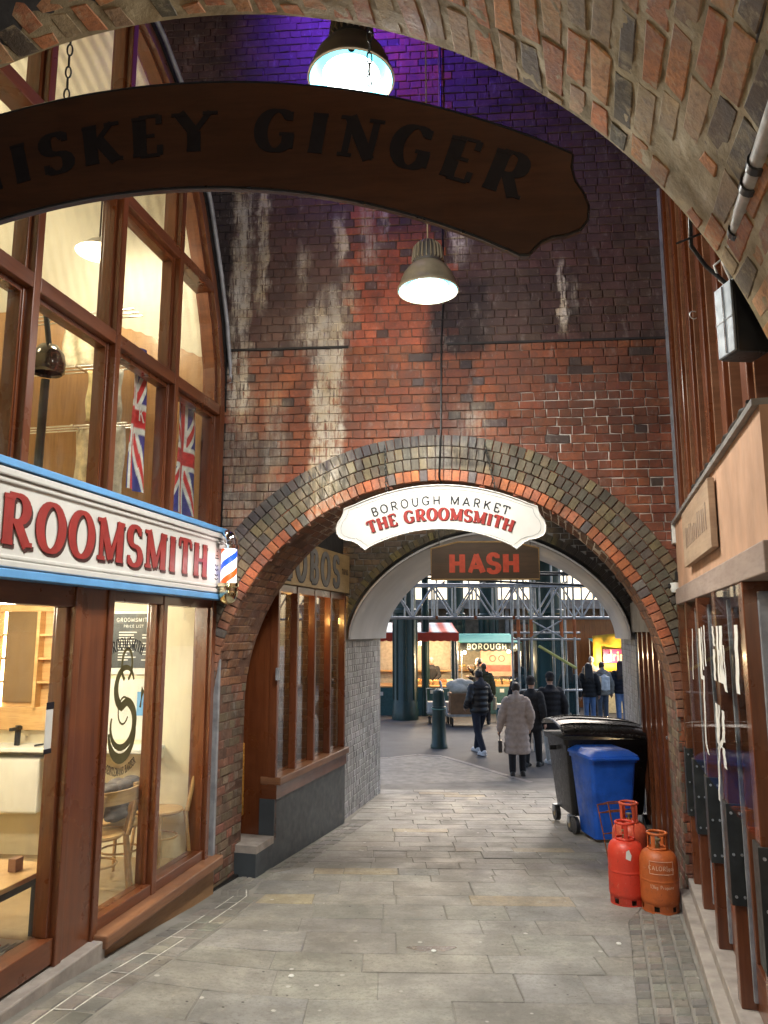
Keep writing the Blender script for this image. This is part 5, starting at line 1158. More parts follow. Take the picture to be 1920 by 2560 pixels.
for yy in (-.3, -.1, .12): MB().tube([(-.56+1.12*i/16, yy, lidp(i/16, (yy+.5))[2]+.012) for i in range(17)], .014, 6).build('lid_rib', plain('glossy black rib', (.012, .012, .013), .22, coat=.3), lid_o, smooth=60)
for sx in (-1, 1):
    MB().tube([(sx*.54, 0, .98), (sx*.63, 0, .98)], .03, 10).build('trunnion', bk, kb_, smooth=50)
    for sy in (-1, 1):
        MB().tube([(sx*.47-.03, sy*.32, .10), (sx*.47+.03, sy*.32, .10)], .10, 20).build('castor_wheel', M['black'], kb_, smooth=40); cw = bpy.context.scene.collection.objects[-1]; MB().box(sx*.47-.045, sx*.47+.045, sy*.32-.03, sy*.32+.05, .11, .205).build('castor_fork', M['galv'], kb_, bevel=.006)
        MB().tube([(sx*.47-.034, sy*.32, .10), (sx*.47+.034, sy*.32, .10)], .045, 14).build('hub', plain('tan hub', (.35, .28, .16), .5), cw)
def cylinder(loc, lb, col, h=.60, r=.158, rz=0, tall=1.):
    o = thing('gas_cylinder', lb, 'gas cylinder', loc, 'gas cylinders by the wall', True, rz); m_ = M['rust_orange']
    b0 = .055; top = h*.72
    MB().lathe([(r*.90, b0), (r*.98, b0+.02), (r, b0+.04), (r, b0+.05), (r, h*.385), (r, h*.395), (r*1.012, h*.40), (r*1.012, h*.416), (r, h*.421), (r, h*.43), (r, top-.08), (r, top-.07), (r*.96, top-.03), (r*.84, top+.01), (r*.6, top+.035), (r*.3, top+.045), (0, top+.046)], n=40, col=col).build('body', m_, o, smooth=40)
    MB().lathe([(r*.92, .0), (r*.95, .0), (r*.95, .018), (r*.92, .018)], n=36, col=col).build('foot_rim', m_, o, smooth=30)
    for i in range(6):
        ft_ = MB()
        for t in range(5):
            a = 2*math.pi*(i+.14+.72*t/5)/6; b = 2*math.pi*(i+.14+.72*(t+1)/5)/6
            ft_.hexa([(r*.92*math.cos(q), r*.92*math.sin(q), z) for q, z in ((a, .016), (b, .016), (b, .075), (a, .075))], [(r*.95*math.cos(q), r*.95*math.sin(q), z) for q, z in ((a, .016), (b, .016), (b, .075), (a, .075))], tuple(x*.8 for x in col))
        ft_.build('foot_lug', m_, o)
    cr = r*.50; cb_ = top+.025; ct_ = h*1.0
    for i in range(4):
        cl = MB()
        for t in range(3):
            a = 2*math.pi*(i+.36+.28*t/3)/4; b = 2*math.pi*(i+.36+.28*(t+1)/3)/4
            cl.hexa([(cr*math.cos(q), cr*math.sin(q), z) for q, z in ((a, cb_), (b, cb_), (b, ct_-.02), (a, ct_-.02))], [((cr+.006)*math.cos(q), (cr+.006)*math.sin(q), z) for q, z in ((a, cb_), (b, cb_), (b, ct_-.02), (a, ct_-.02))], col)
        cl.build('collar_post', m_, o)
    MB().tube([(cr*math.cos(t), cr*math.sin(t), ct_-.012) for t in [2*math.pi*i/28 for i in range(28)]], .012, 8, col, closed=True).build('collar_ring', m_, o, smooth=60)
    MB().tube([(cr*math.cos(t), cr*math.sin(t), cb_+.02) for t in [2*math.pi*i/28 for i in range(28)]], .010, 8, col, closed=True).build('collar_base', m_, o, smooth=60)
    MB().lathe([(.022, top+.04), (.022, top+.075), (.012, top+.08), (.012, top+.10), (.028, top+.102), (.028, top+.115), (0, top+.116)], n=14).build('valve', plain('brass valve', (.35, .28, .14), .4, .7), o, smooth=45)
    return o
c1 = cylinder((2.36, 6.93, gz(2.36, 6.93)), 'dull orange gas cylinder with faded white printing', (.46, .105, .022), .63, .158)
def cyf(z0, an0=-100): 
    def f(x, y, d): a = R_(an0)+x/.158; r = .1582+d; return Vector((r*math.cos(a), r*math.sin(a), z0+y))
    return f
pale = plain('faded white print', (.62, .38, .26), .6, var=.3, vs=30)
for ob in letters(c1, 'CALOR|gas', .033, cyf(.352), pale, .15, .13, 0, .0006, .004, 0, 'print', True): pass
letters(c1, '13kg Propane', .027, cyf(.205), pale, .15, .13, 0, .0006, .003, 0, 'print', True)
bx_ = MB()
for a_, b_ in (((-.1, .32), (.1, .32)), ((.1, .32), (.1, .42)), ((.1, .42), (-.1, .42)), ((-.1, .42), (-.1, .32))):
    pts = [cyf(0)(a_[0]+(b_[0]-a_[0])*t/8, a_[1]+(b_[1]-a_[1])*t/8, .0008) for t in range(9)]; bx_.tube(pts, .0022, 4)
bx_.build('print_frame', pale, c1)
c2_ = cylinder((2.14, 7.12, gz(2.14, 7.12)), 'bright red gas cylinder with a torn white sticker', (.60, .045, .022), .68, .155, .6)
stk = MB(); stk.add([cyf(0, -100)(x, z, -.001) for x, z in ((-.02, .40), (.02, .385), (.03, .43), (.01, .475), (-.015, .46))], [(0, 1, 2, 3, 4)]); so = stk.build('sticker', M['white'], c2_); so.rotation_euler = (0, 0, -.6)
cylinder((2.30, 7.50, gz(2.30, 7.50)), 'salmon red gas cylinder behind the other two', (.55, .085, .04), .78, .16, 1.1)
cr_ = thing('wire_basket', 'rusty wire basket leaning between the cylinders and the blue bin', 'basket', (2.42, 7.98, gz(2.4, 8)), None, True, .3); cr_.rotation_euler = (R_(-18), 0, .3)
M['rust'] = plain('rusty wire', (.30, .09, .03), .7, .2, .4, 20)
for z in (.02, .2, .4, .6, .68): MB().tube([(-.13, -.1, z), (.13, -.1, z), (.13, .1, z), (-.13, .1, z)], .007, 6, closed=True).build('hoop', M['rust'], cr_)
for x, y in ((-.13, -.1), (.13, -.1), (.13, .1), (-.13, .1), (0, -.1), (0, .1)): MB().tube([(x, y, 0), (x, y, .68)], .007, 6).build('upright_wire', M['rust'], cr_)
# ------------------------------------------------------------------ market beyond the arches
GZ = -.588
def column(x, y, r, top, lb, fl=8):
    o = thing('iron_column', lb, 'column', (x, y, GZ), 'green iron columns of the market')
    MB().lathe([(r*1.15, 0), (r*1.15, .25), (r*1.08, .32), (r*1.08, .5), (r, .56), (r, 3.2), (r*1.1, 3.25), (r*1.1, 3.35), (r*.95, 3.4), (r*.95, top)], (x, y, GZ), 24).build('shaft', M['green_iron'], o, smooth=35)
    for i in range(fl):
        a = 2*math.pi*i/fl; MB().tube([(x+r*1.0*math.cos(a), y+r*1.0*math.sin(a), GZ+.6), (x+r*1.0*math.cos(a), y+r*1.0*math.sin(a), GZ+3.2)], r*.10, 6).build('flute', M['green_iron'], o, smooth=60)
    MB().box(x-r*1.6, x+r*1.6, y-r*1.6, y+r*1.6, GZ+top, GZ+top+.2).build('capital', M['green_iron'], o, bevel=.03)
    return o
column(.66, 24.2, .36, 5.6, 'thick dark green iron column beside the grey pier')
column(1.35, 25.2, .12, 5.6, 'thin dark green iron post next to the thick column')
column(2.75, 29.5, .34, 5.4, 'dark green column behind the red striped awning'); column(4.15, 30.5, .36, 5.4, 'dark green column behind the green awning')
column(5.2, 24.6, .52, 5.6, 'broad teal column wrapped by the scaffold tower')
rf = thing('market_roof', 'dark market roof with glazed strips over the stalls', 'roof', (4, 20, 5))
MB().box(-9, 15, 13.2, 15.5, 5.2, 5.4).build('deck', M['soot'], rf); MB().box(-9, 15, 21.0, 22.6, 5.2, 5.4).build('deck', M['soot'], rf)
for y in (19.5, 21.0, 23.6, 24.9, 27.2): MB().box(-9, 15, y-.1, y+.1, 4.85, 5.2).build('girder', M['dark_metal'], rf)
for x in (-5, -1, 3, 7, 11): MB().box(x-.08, x+.08, 13.2, 27.3, 4.9, 5.2).build('joist', M['dark_metal'], rf)
bw = thing('market_back_wall', 'buff brick building wall far behind the market stalls', 'wall', (4, 34, GZ))
MB().box(-14, 18, 34, 34.6, GZ, 3.1).build('brickwork', brick_mat('buff far brick', mortar=(.20, .16, .11)), bw); MB().box(-14, 18, 33.6, 34.7, 3.1, 3.5).build('cornice', M['concrete'], bw); MB().box(-14, 18, 32.6, 33.2, 4.75, 5.0).build('stone_beam', M['concrete'], bw)
for x in (-6, -2, 2.2, 6.3, 10.5):
    MB().box(x-.8, x+.8, 33.95, 34.02, .3, 2.5).build('window', M['dark_metal'], bw); MB().box(x-.72, x+.72, 33.93, 33.96, .38, 2.42).build('pane', M['glass_dark'], bpy.data.objects[bw.children[-1].name])
    MB().box(x-.95, x-.8, 33.8, 34.05, GZ, 3.1).build('pilaster', M['concrete'], bw)
hb_ = thing('timber_hoarding', 'tall orange brown timber hoarding behind the market crowd', 'hoarding', (8.2, 27, GZ))
for i in range(22): MB().box(6.55+i*.19, 6.55+i*.19+.182, 28.0+rnd.uniform(0, .012), 28.05, GZ, 2.55).build('plank', wood('hoarding plank', (.24, .09, .03), (.36, .15, .055), WV, .5, .1) if i == 0 else bpy.data.materials['hoarding plank'], hb_)
MB().box(6.5, 10.8, 27.94, 28.06, 2.55, 2.68).build('cap_rail', M['wood_h'], hb_)
# scaffold lattice beams and tower
def tube_part(o, a, b, r=.0242, mat=None, nm='tube'): return MB().tube([a, b], r, 8).build(nm, mat or M['galv'], o, smooth=60)
sb_ = thing('scaffold_bridge', 'long galvanised lattice scaffold bridge spanning above the stalls', 'scaffolding', (3, 18, 2.4))
for yy in (17.9, 18.7):
    for z in (2.40, 3.17): tube_part(sb_, (-.8, yy, z), (6.6, yy, z), .03)
    nb_ = 15
    for i in range(nb_+1):
        x = -.8+7.4*i/nb_; tube_part(sb_, (x, yy, 2.40), (x, yy, 3.17), .022)
        if i < nb_: tube_part(sb_, (x, yy, 2.40 if i % 2 else 3.17), (x+7.4/nb_, yy, 3.17 if i % 2 else 2.40), .022)
for i in range(8): tube_part(sb_, (-.5+i*.95, 17.7, 3.22), (-.5+i*.95, 18.9, 3.22), .024, M['galv'], 'ledger')
for z, yy, dz in ((3.40, 17.75, .0), (3.32, 18.2, .1), (3.48, 18.8, -.05), (3.28, 17.6, -.24)): tube_part(sb_, (-.8, yy, z+.1), (6.6, yy, z+dz), .026, M['dark_metal'], 'ledger')
for i in range(9): tube_part(sb_, (-.3+i*.8, 18.7, 2.4), (-.3+i*.8+rnd.uniform(-.1, .1), 18.7, 4.1), .022)
for x in (1.2, 2.1, 3.0, 4.4): MB().box(x, x+.06, 17.86, 17.94, 2.36, 2.44).build('coupler', M['rust'], sb_)
st_ = thing('scaffold_tower', 'scaffold tower with orange sleeves, netting and yellow bracing', 'scaffolding', (3.8, 18.3, GZ))
for x in (3.12, 3.42, 4.12, 4.42):
    for yy in (17.85, 18.75): tube_part(st_, (x, yy, GZ), (x, yy, 3.9), .028, M['galv'], 'standard')
    MB().tube([(x, 17.85, 1.95), (x, 17.85, 2.36)], .042, 10).build('orange_sleeve', plain('orange sleeve', (.55, .16, .05), .6) if 'orange sleeve' not in bpy.data.materials else bpy.data.materials['orange sleeve'], st_, smooth=50)
for z in (.75, 1.90, 2.05): tube_part(st_, (3.0, 17.85, z), (4.55, 17.85, z), .024)
tube_part(st_, (3.42, 17.83, 2.33), (4.12, 17.83, 1.95), .018); tube_part(st_, (4.12, 17.82, 2.33), (3.42, 17.82, 1.95), .018)
MB().tube([(3.55, 17.7, 1.75), (4.40, 17.72, 1.25)], .032, 8).build('yellow_brace', plain('yellow tape tube', (.62, .62, .2), .5), st_, smooth=50); MB().tube([(3.75, 17.6, -.35), (4.0, 17.6, -.05)], .032, 8).build('yellow_brace', bpy.data.materials['yellow tape tube'], st_, smooth=50)
kn = NT('debris netting'); kn.t.nodes.remove(kn.b); tr = kn.n('BsdfTransparent'); df = kn.n('BsdfDiffuse'); df.inputs[0].default_value = (.03, .09, .10, 1); mx = kn.n('MixShader'); mx.inputs[0].default_value = .55; kn.l(tr.outputs[0], mx.inputs[1]); kn.l(df.outputs[0], mx.inputs[2]); kn.l(mx.outputs[0], kn.out.inputs[0])
nt_ = MB(); nt_.grid(lambda a, b: (3.1+1.35*a, 17.95+.02*math.sin(a*14), GZ+.1+2.4*b+.05*math.sin(a*5)), 20, 4); nt_.build('netting', kn.m, st_, smooth=60)
# stalls
M['awning'] = plain('awning canvas', 'attr', .8, var=.12, vs=6, bump=.2, bs=30)
def stall(x0, x1, y0, y1, zf, zb, topc, valc, lb, stripe=None, cloth=(.05, .12, .13)):
    o = thing('market_stall', lb, 'market stall', ((x0+x1)/2, y0, GZ), 'market stalls')
    m = MB(); n = max(6, int((x1-x0)/.25)*2)
    m.grid(lambda a, b: (x0+(x1-x0)*a, y0+(y1-y0)*b, zf+(zb-zf)*b-.03*math.sin(math.pi*b)), n, 6, (lambda p: stripe if stripe and int((p[0]-x0)/.25) % 2 else topc)); m.build('awning', M['awning'], o, smooth=50, solid=.01)
    v = MB(); N = int((x1-x0)/.06); v.add([q for i in range(N+1) for q in ((x0+(x1-x0)*i/N, y0-.01, zf), (x0+(x1-x0)*i/N, y0-.015, zf-.24-.04*abs(math.sin(i*.8))))], [(2*i, 2*i+2, 2*i+3, 2*i+1) for i in range(N)], valc); v.build('valance', M['awning'], o, solid=.006)
    for x in (x0+.05, x1-.05):
        for y, zz in ((y0+.05, zf), (y1-.05, zb)): MB().tube([(x, y, GZ), (x, y, zz)], .022, 8).build('pole', M['galv'], o, smooth=60)
    MB().box(x0+.1, x1-.1, y0+.25, y1-.5, .30, .34).build('counter', M['oak'], o); MB().box(x0+.08, x1-.08, y0+.24, y0+.27, GZ+.02, .30).build('skirt', cmat(cloth), o)
    MB().box(x0+.1, x1-.1, y1-.75, y1-.45, .74, .78).build('shelf', M['oak'], o); MB().box(x0+.1, x1-.1, y1-.42, y1-.40, .3, zb-.15).build('back_cloth', cmat((.42, .38, .30)), o)
    for i in range(5): MB().box(x0+.3+i*(x1-x0-.6)/4-.07, x0+.3+i*(x1-x0-.6)/4+.07, y0+.235, y0+.24, .05+.06*(i % 2), .17+.06*(i % 2)).build('price_card', M['white'], o)
    return o
stall(-.4, 2.42, 24.9, 27.4, 2.05, 2.40, (.75, .78, .76), (.62, .07, .04), 'stall under a red and white striped awning', (.60, .10, .06))
s2_ = stall(2.50, 4.55, 25.4, 27.9, 1.72, 2.02, (.05, .33, .28), (.008, .012, .012), 'stall under a green awning with a black lettered valance')
letters(s2_, 'BOROUGH M', .17, lambda x, y, d: Vector((3.55+x, 25.36-d, 1.52+y)), plain('grey print', (.30, .34, .32), .6), .16, .16, 0, .002, .03, 0, 'print', True, wide=1.15)
stall(7.3, 9.6, 25.6, 27.6, 1.55, 1.85, (.04, .30, .27), (.03, .20, .19), 'stall under a small teal awning before the timber hoarding', None, (.5, .45, .3))
bn = MB(); bn.grid(lambda a, b: (6.85+1.0*a, 25.3+.03*math.sin(a*6), .75+1.2*b+.1*a), 8, 8); bno = tag(bn.build('yellow_banner', plain('yellow banner cloth', (.75, .45, .03), .6), None, smooth=50, solid=.01), 'yellow banner hanging beside the teal awning', 'banner')
ds_ = thing('drinks_sign', 'purple sign with yellow script on the teal stall', 'sign', (7.5, 25.2, 1.2)); MB().box(7.15, 8.3, 25.2, 25.24, 1.08, 1.52).build('board', plain('purple board', (.22, .03, .09), .5), ds_)
letters(ds_, 'drinks', .34, lambda x, y, d: Vector((7.72+x, 25.2-d, 1.15+y)), emit('lit yellow script', (1., .62, .12), 1.6), .12, .10, 0, .004, .01, 0, 'script', True)
pb = thing('pink_menu_board', 'pink printed menu panel hanging under the green awning', 'sign', (3.9, 26, .8)); MB().box(3.25, 4.35, 26.0, 26.03, .62, 1.45).build('panel', plain('pink print', (.50, .24, .17), .6, var=.2, vs=4), pb)
for x in (3.65, 3.95): MB().tube([(x+.10*math.cos(t), 25.99, 1.2+.10*math.sin(t)) for t in [2*math.pi*i/16 for i in range(16)]], .012, 5, closed=True).build('emblem', plain('red print', (.42, .08, .06), .6), pb)
MB().box(3.35, 4.25, 25.985, 25.998, .78, .98).build('print_band', bpy.data.materials['red print'], pb)
for i, (x, y, z, lb) in enumerate(((2.62, 25.1, 1.42, 'bare bulb glowing at the end of the green awning by the thin post'), (4.05, 25.1, 1.45, 'bare bulb glowing under the green awning by the scaffold'), (7.25, 24.85, 1.30, 'bare bulb glowing under the teal awning'), (1.2, 25.6, 1.72, 'bare bulb glowing under the striped awning'))):
    o = thing('stall_bulb', lb, 'light bulb', (x, y, z), 'bulbs on the market stalls'); m = MB(); sph(m, (x, y, z), .055); m.build('globe', emit('stall bulb', (1., .80, .45), 12) if i == 0 else bpy.data.materials['stall bulb'], o, smooth=60); MB().tube([(x, y, z+.05), (x, y, z+.16)], .018, 8).build('cap', M['black'], o)
    light('bulb_light', 'POINT', (x, y-.08, z-.1), 60, (1., .74, .42), o, .06)
goods = [(2.75, .78, 27.2, (.55, .4, .15)), (3.05, .78, 27.2, (.6, .55, .45)), (3.35, .78, 27.2, (.45, .15, .05)), (3.65, .78, 27.2, (.5, .45, .12)), (4.25, .78, 27.2, (.3, .4, .1)), (.4, .34, 25.9, (.6, .1, .05)), (.75, .34, 25.9, (.6, .35, .05)), (1.05, .34, 25.9, (.3, .35, .1)), (7.6, .34, 26.3, (.6, .3, .05)), (7.95, .34, 26.3, (.6, .5, .1)), (8.3, .34, 26.3, (.5, .1, .1)), (1.25, .34, 26.2, (.5, .2, .06)), (1.5, .34, 25.9, (.55, .42, .2)), (1.75, .34, 25.9, (.5, .3, .12)), (2.0, .34, 26.0, (.4, .12, .05)), (2.2, .34, 26.0, (.6, .5, .3)), (3.2, .34, 26.2, (.6, .45, .2)), (3.5, .34, 26.1, (.65, .5, .28)), (3.8, .34, 26.1, (.5, .3, .1)), (4.1, .34, 26.2, (.6, .4, .18)), (4.35, .34, 26.1, (.55, .5, .4))]
gn = ['mustard', 'off white', 'brick red', 'lemon', 'lime green', 'scarlet', 'apricot', 'leaf green', 'tangerine', 'yellow', 'crimson', 'orange', 'straw coloured', 'tan', 'rust red', 'cream', 'golden', 'pale gold', 'brown', 'amber', 'putty coloured']
for (x, z, y, cc), g_ in zip(goods, gn):
    o = thing('goods_crate', f'small crate of {g_} goods on a stall counter', 'crate', (x, y, z), 'goods on the stall counters')
    MB().box(x-.11, x+.11, y-.12, y+.12, z, z+.10, (.35, .22, .10)).build('box', M['attr'], o)
    m = MB()
    for q in range(9): sph(m, (x+(q % 3-1)*.07, y+(q//3-1)*.07, z+.11+rnd.uniform(0, .03)), .045, jitc(cc, .2), 8)
    tag(m.build('produce', M['attr'], o, smooth=60), kind='stuff')
# street things: bollard, cart of boxes, cool box, barrow
bo = thing('green_bollard', 'tall dark green tapered bollard with a ring band', 'bollard', (1.28, 18.3, GZ), None, True, 0)
MB().lathe([(.20, 0), (.20, .06), (.175, .10), (.155, .60), (.15, .86), (.165, .87), (.165, .93), (.145, .94), (.13, 1.22), (.135, 1.24), (.12, 1.30), (.06, 1.34), (0, 1.345)], n=24).build('shaft', M['green_iron'], bo, smooth=35)
MB().tube([(.168*math.cos(t), .168*math.sin(t), .90+.02*math.sin(t)) for t in [2*math.pi*i/24 for i in range(24)]], .012, 6, closed=True).build('ring_band', plain('pale green band', (.20, .38, .34), .5), bo, smooth=60)
ca = thing('box_cart', 'porter cart loaded with a brown box and white sacks', 'cart', (2.35, 22.6, GZ), None, True, 0)
MB().box(-.55, .55, -.35, .35, .28, .34).build('deck', M['galv'], ca); MB().box(-.45, .50, -.33, .33, .34, .92).build('brown_box', plain('cardboard', (.22, .11, .05), .7), ca, bevel=.01)
m = MB(); 
for q in range(7): sph(m, (-.15+rnd.uniform(-.22, .3), rnd.uniform(-.1, .1), 1.08+rnd.uniform(-.06, .12)), rnd.uniform(.15, .22), None, 12, (1.2, 1, .8))
m.build('white_sack', cmat((.55, .52, .46)), ca, smooth=60, remesh=.03, sm=3)
for x in (-.4, .4):
    for yy in (-.28, .28): MB().tube([(x-.02, yy, .12), (x+.02, yy, .12)], .12, 18).build('wheel', M['black'], ca, smooth=40)
MB().tube([(-.55, -.3, .34), (-.72, -.3, 1.25), (-.72, .3, 1.25), (-.55, .3, .34)], .02, 8).build('handle', M['galv'], ca, smooth=50)
tr_ = thing('wire_trolley', 'small wire trolley with white crates by the thin post', 'trolley', (1.62, 23.2, GZ), None, True, 0)
MB().box(-.35, .35, -.25, .25, .28, .32).build('deck', M['galv'], tr_); MB().box(-.32, .32, -.22, .22, .32, .62).build('white_crate', M['white'], tr_, bevel=.01); MB().tube([(-.34, 0, .3), (-.36, 0, 1.0), (.34, 0, 1.0), (.34, 0, .3)], .015, 6).build('handle', M['galv'], tr_)
for x in (-.27, .27): MB().tube([(x-.02, -.2, .1), (x+.02, -.2, .1)], .10, 16).build('wheel', M['black'], tr_, smooth=40); MB().tube([(x-.02, .2, .1), (x+.02, .2, .1)], .10, 16).build('wheel', M['black'], tr_, smooth=40)
co = thing('cool_box', 'blue cool box with a white domed lid on the market ground', 'cool box', (3.62, 23.6, GZ), None, True, 0)
m = MB(); frust(m, .20, .18, 0, .24, .22, .42, r=.05); m.build('tub', plain('petrol blue plastic', (.03, .13, .2), .5), co, smooth=40); m = MB(); frust(m, .25, .23, .42, .23, .2, .52, r=.06); m.build('lid', M['white'], co, smooth=40); MB().box(-.08, .1, -.215, -.205, .18, .34).build('panel', M['white'], co)

# ------------------------------------------------------------------ people
def limb(m, pts, rs): m.tube(pts, rs, 10); [sph(m, p, r, None, 10) for p, r in zip(pts, rs)]
def person(x, y, rz, h, top, legs, lb, coat_len=.80, st=.0, puffy=0., hair=(.015, .012, .012), hairlen='short', hood=None, hat=None, shoes=(.03, .03, .03), arms=None, bag=None, z=None, fat=1., skirt=False, tgloss=.8):
    s = h/1.75; up = 1.0
    fR, fL = (.10, st, .0), (-.10, -st, .0)
    kR, kL = (.10, st*.62+.05*abs(st), .50), (-.10, -st*.35+.10*abs(st), .49)
    aR = arms[0] if arms else ((.27, -.05-st*.35, 1.15), (.28, .03-st*.6, .88)); aL = arms[1] if arms else ((-.27, -.05+st*.35, 1.15), (-.28, .03+st*.6, .88))
    bank = .10 if st else 0.
    b = MB(Matrix.Scale(s, 4))
    b.rings([((0, 0, .84), .13, .09), ((0, 0, .92), .165*fat, .115*fat), ((0, 0, 1.08), .142*fat, .10*fat), ((0, .005, 1.28), .165*fat, .112*fat), ((0, 0, 1.40), .175, .095), ((0, 0, 1.46), .11, .07)], 16)
    limb(b, [(0, 0, 1.42), (0, .012, 1.56)], [.06, .052])
    b.rings([((0, .03, 1.535), .03, .03), ((0, .03, 1.555), .052, .06), ((0, .022, 1.60), .066, .082), ((0, .014, 1.65), .073, .092), ((0, .008, 1.69), .072, .09), ((0, .004, 1.725), .058, .072), ((0, .0, 1.745), .03, .038), ((0, 0, 1.75), .004, .004)], 18)
    sph(b, (0, .112, 1.632), .015, None, 8, (.8, 1.1, 1.5)); sph(b, (0, .10, 1.585), .018, None, 8, (1.3, .6, .5))
    for sx in (-1, 1): sph(b, (sx*.076, .01, 1.64), .022, None, 8, (.4, .8, 1.2)); sph(b, (sx*.03, .092, 1.652), .014, None, 8, (1.2, .5, .7))
    for (el, wr), sx in ((aR, 1), (aL, -1)):
        limb(b, [(sx*.175, 0, 1.41), el, wr], [.05, .04, .028]); d = (Vector(wr)-Vector(el)).normalized(); w0 = Vector(wr); side = d.cross(Vector((sx, .2, .1))).normalized(); out = d.cross(side)
        limb(b, [w0, w0+d*.045, w0+d*.085], [.026, .034, .032])
        for q, ln in ((-.024, .062), (-.008, .075), (.009, .070), (.025, .054)): c0 = w0+d*.085+side*q; limb(b, [c0, c0+d*ln*.5+out*.006, c0+d*ln+out*.022], [.010, .0095, .008])
        c0 = w0+d*.03+side*.034; limb(b, [c0, c0+d*.03+side*.018, c0+d*.06+side*.02], [.012, .011, .009])
    for f_, k_ in ((fR, kR), (fL, kL)):
        sx = 1 if f_[0] > 0 else -1; hl = .03 if f_[1] < -.1 else 0; limb(b, [(sx*.09, 0, .90), k_, (f_[0], f_[1], .09+hl)], [.085, .058, .04]); limb(b, [(f_[0], f_[1]-.02, .05+hl), (f_[0], f_[1]+.14, .035)], [.04, .034])
    o = b.build('person', M['skin'], None, smooth=60, remesh=.0115, sm=2); tag(o, lb, 'person'); LOCAL.add(o.name)
    # trousers and shoes
    t = MB(Matrix.Scale(s, 4)); t.rings([((0, 0, .80), .15, .115), ((0, 0, .92), .182*fat, .13*fat), ((0, 0, 1.05), .165*fat, .12*fat)], 16)
    for f_, k_ in ((fR, kR), (fL, kL)):
        sx = 1 if f_[0] > 0 else -1; hl = .03 if f_[1] < -.1 else 0; limb(t, [(sx*.092, 0, .88), k_, (f_[0], f_[1], .10+hl)], [.102, .078, .066])
    t.build('trousers', cmat(legs), o, smooth=60, remesh=.017, sm=2)
    for f_ in (fR, fL):
        q = MB(Matrix.Scale(s, 4)); hl = .03 if f_[1] < -.1 else 0; limb(q, [(f_[0], f_[1]-.045, .055+hl), (f_[0], f_[1]+.06, .05+hl*.4), (f_[0], f_[1]+.16, .042)], [.052, .052, .042]); q.box(f_[0]-.045, f_[0]+.045, f_[1]-.09, f_[1]+.19, .0+hl*.3, .03+hl*.3); q.build('shoe', cmat(shoes, .5), o, smooth=60, remesh=.014, sm=2)
    # coat
    c = MB(Matrix.Scale(s, 4)); f = fat*(1+puffy); zz = coat_len; R = []
    n = int((1.40-zz)/(.055 if puffy else .10))
    for i in range(n+1):
        z_ = zz+(1.40-zz)*i/n; tt = clamp((z_-.8)/.6); wob = (.014 if i % 2 else -.006) if puffy else 0
        fl = max(0., (.95-z_))*(.06 if not skirt else .16)
        R.append(((0, 0, z_), .178*f*(1-.06*math.sin(math.pi*tt))+wob+fl+.012, .135*f+wob+fl+.01))
    R += [((0, 0, 1.45), .15, .105), ((0, .0, 1.50), .085, .08), ((0, .01, 1.53), .078, .075)]
    c.rings(R, 20)
    for (el, wr), sx in ((aR, 1), (aL, -1)):
        sh_ = Vector((sx*.18, 0, 1.405)); el_ = Vector(el); wr_ = Vector(wr); P_, Q_ = [], []
        for i in range(13):
            u = i/12; p = sh_.lerp(el_, u*2) if u < .5 else el_.lerp(wr_, u*2-1); P_.append(p); Q_.append((.083-.026*u)*(1+puffy*.6)+((.009 if i % 2 else -.004) if puffy else 0))
        limb(c, P_, Q_)
    c.build('coat', cmat(top, tgloss), o, smooth=60, remesh=.016, sm=2)
    if hood:
        q = MB(Matrix.Scale(s, 4)); limb(q, [(-.10, -.06, 1.47), (0, -.12, 1.45), (.10, -.06, 1.47)], [.065, .085, .065]); limb(q, [(0, -.10, 1.47), (0, -.09, 1.56)], [.09, .06]); q.build('hood', cmat(hood), o, smooth=60, remesh=.016, sm=3)
    hr = MB(Matrix.Scale(s, 4))
    hr.rings([((0, -.02, 1.60), .074, .07), ((0, -.018, 1.65), .083, .088), ((0, -.012, 1.70), .083, .095), ((0, -.004, 1.74), .066, .08), ((0, 0, 1.765), .03, .035), ((0, 0, 1.77), .004, .004)], 16)
    if hairlen == 'long':
        for q in range(7): a = -.075+.025*q; limb(hr, [(a, -.05, 1.68), (a*1.15, -.09, 1.52), (a*1.35, -.13, 1.34), (a*1.3, -.135, 1.22+.02*(q % 3))], [.035, .036, .032, .018])
    hr.build('hair', cmat(hair, .5), o, smooth=60, remesh=.014, sm=2)
    if hat:
        q = MB(Matrix.Scale(s, 4)); q.rings([((0, .0, 1.665), .09, .108), ((0, .0, 1.70), .093, .11), ((0, -.005, 1.75), .08, .095), ((0, -.01, 1.785), .045, .055), ((0, -.01, 1.795), .004, .004)], 18); q.build('hat', cmat(hat), o, smooth=60, remesh=.014, sm=2)
    if bag == 'backpack':
        q = MB(Matrix.Scale(s, 4)); limb(q, [(0, -.20, 1.02), (0, -.21, 1.2), (0, -.19, 1.34)], [.10, .105, .08]); q.box(-.13, .13, -.29, -.13, .97, 1.36); q.build('backpack', cmat((.62, .66, .70), .6), o, smooth=60, remesh=.016, sm=3)
        for sx in (-1, 1): MB(Matrix.Scale(s, 4)).tube([(sx*.10, -.14, 1.36), (sx*.12, -.05, 1.50), (sx*.12, .10, 1.44), (sx*.15, .12, 1.2)], .016, 6).build('strap', cmat((.6, .62, .64)), o, smooth=60)
    if bag == 'handbag':
        w_ = aL[1]; q = MB(Matrix.Scale(s, 4)); q.box(w_[0]-.03, w_[0]+.04, w_[1]-.12, w_[1]+.12, w_[2]-.42, w_[2]-.2); q.tube([(w_[0], w_[1]-.09, w_[2]-.2), (w_[0], w_[1], w_[2]-.03), (w_[0], w_[1]+.09, w_[2]-.2)], .01, 6); q.build('handbag', cmat((.05, .04, .04), .4), o, smooth=30)
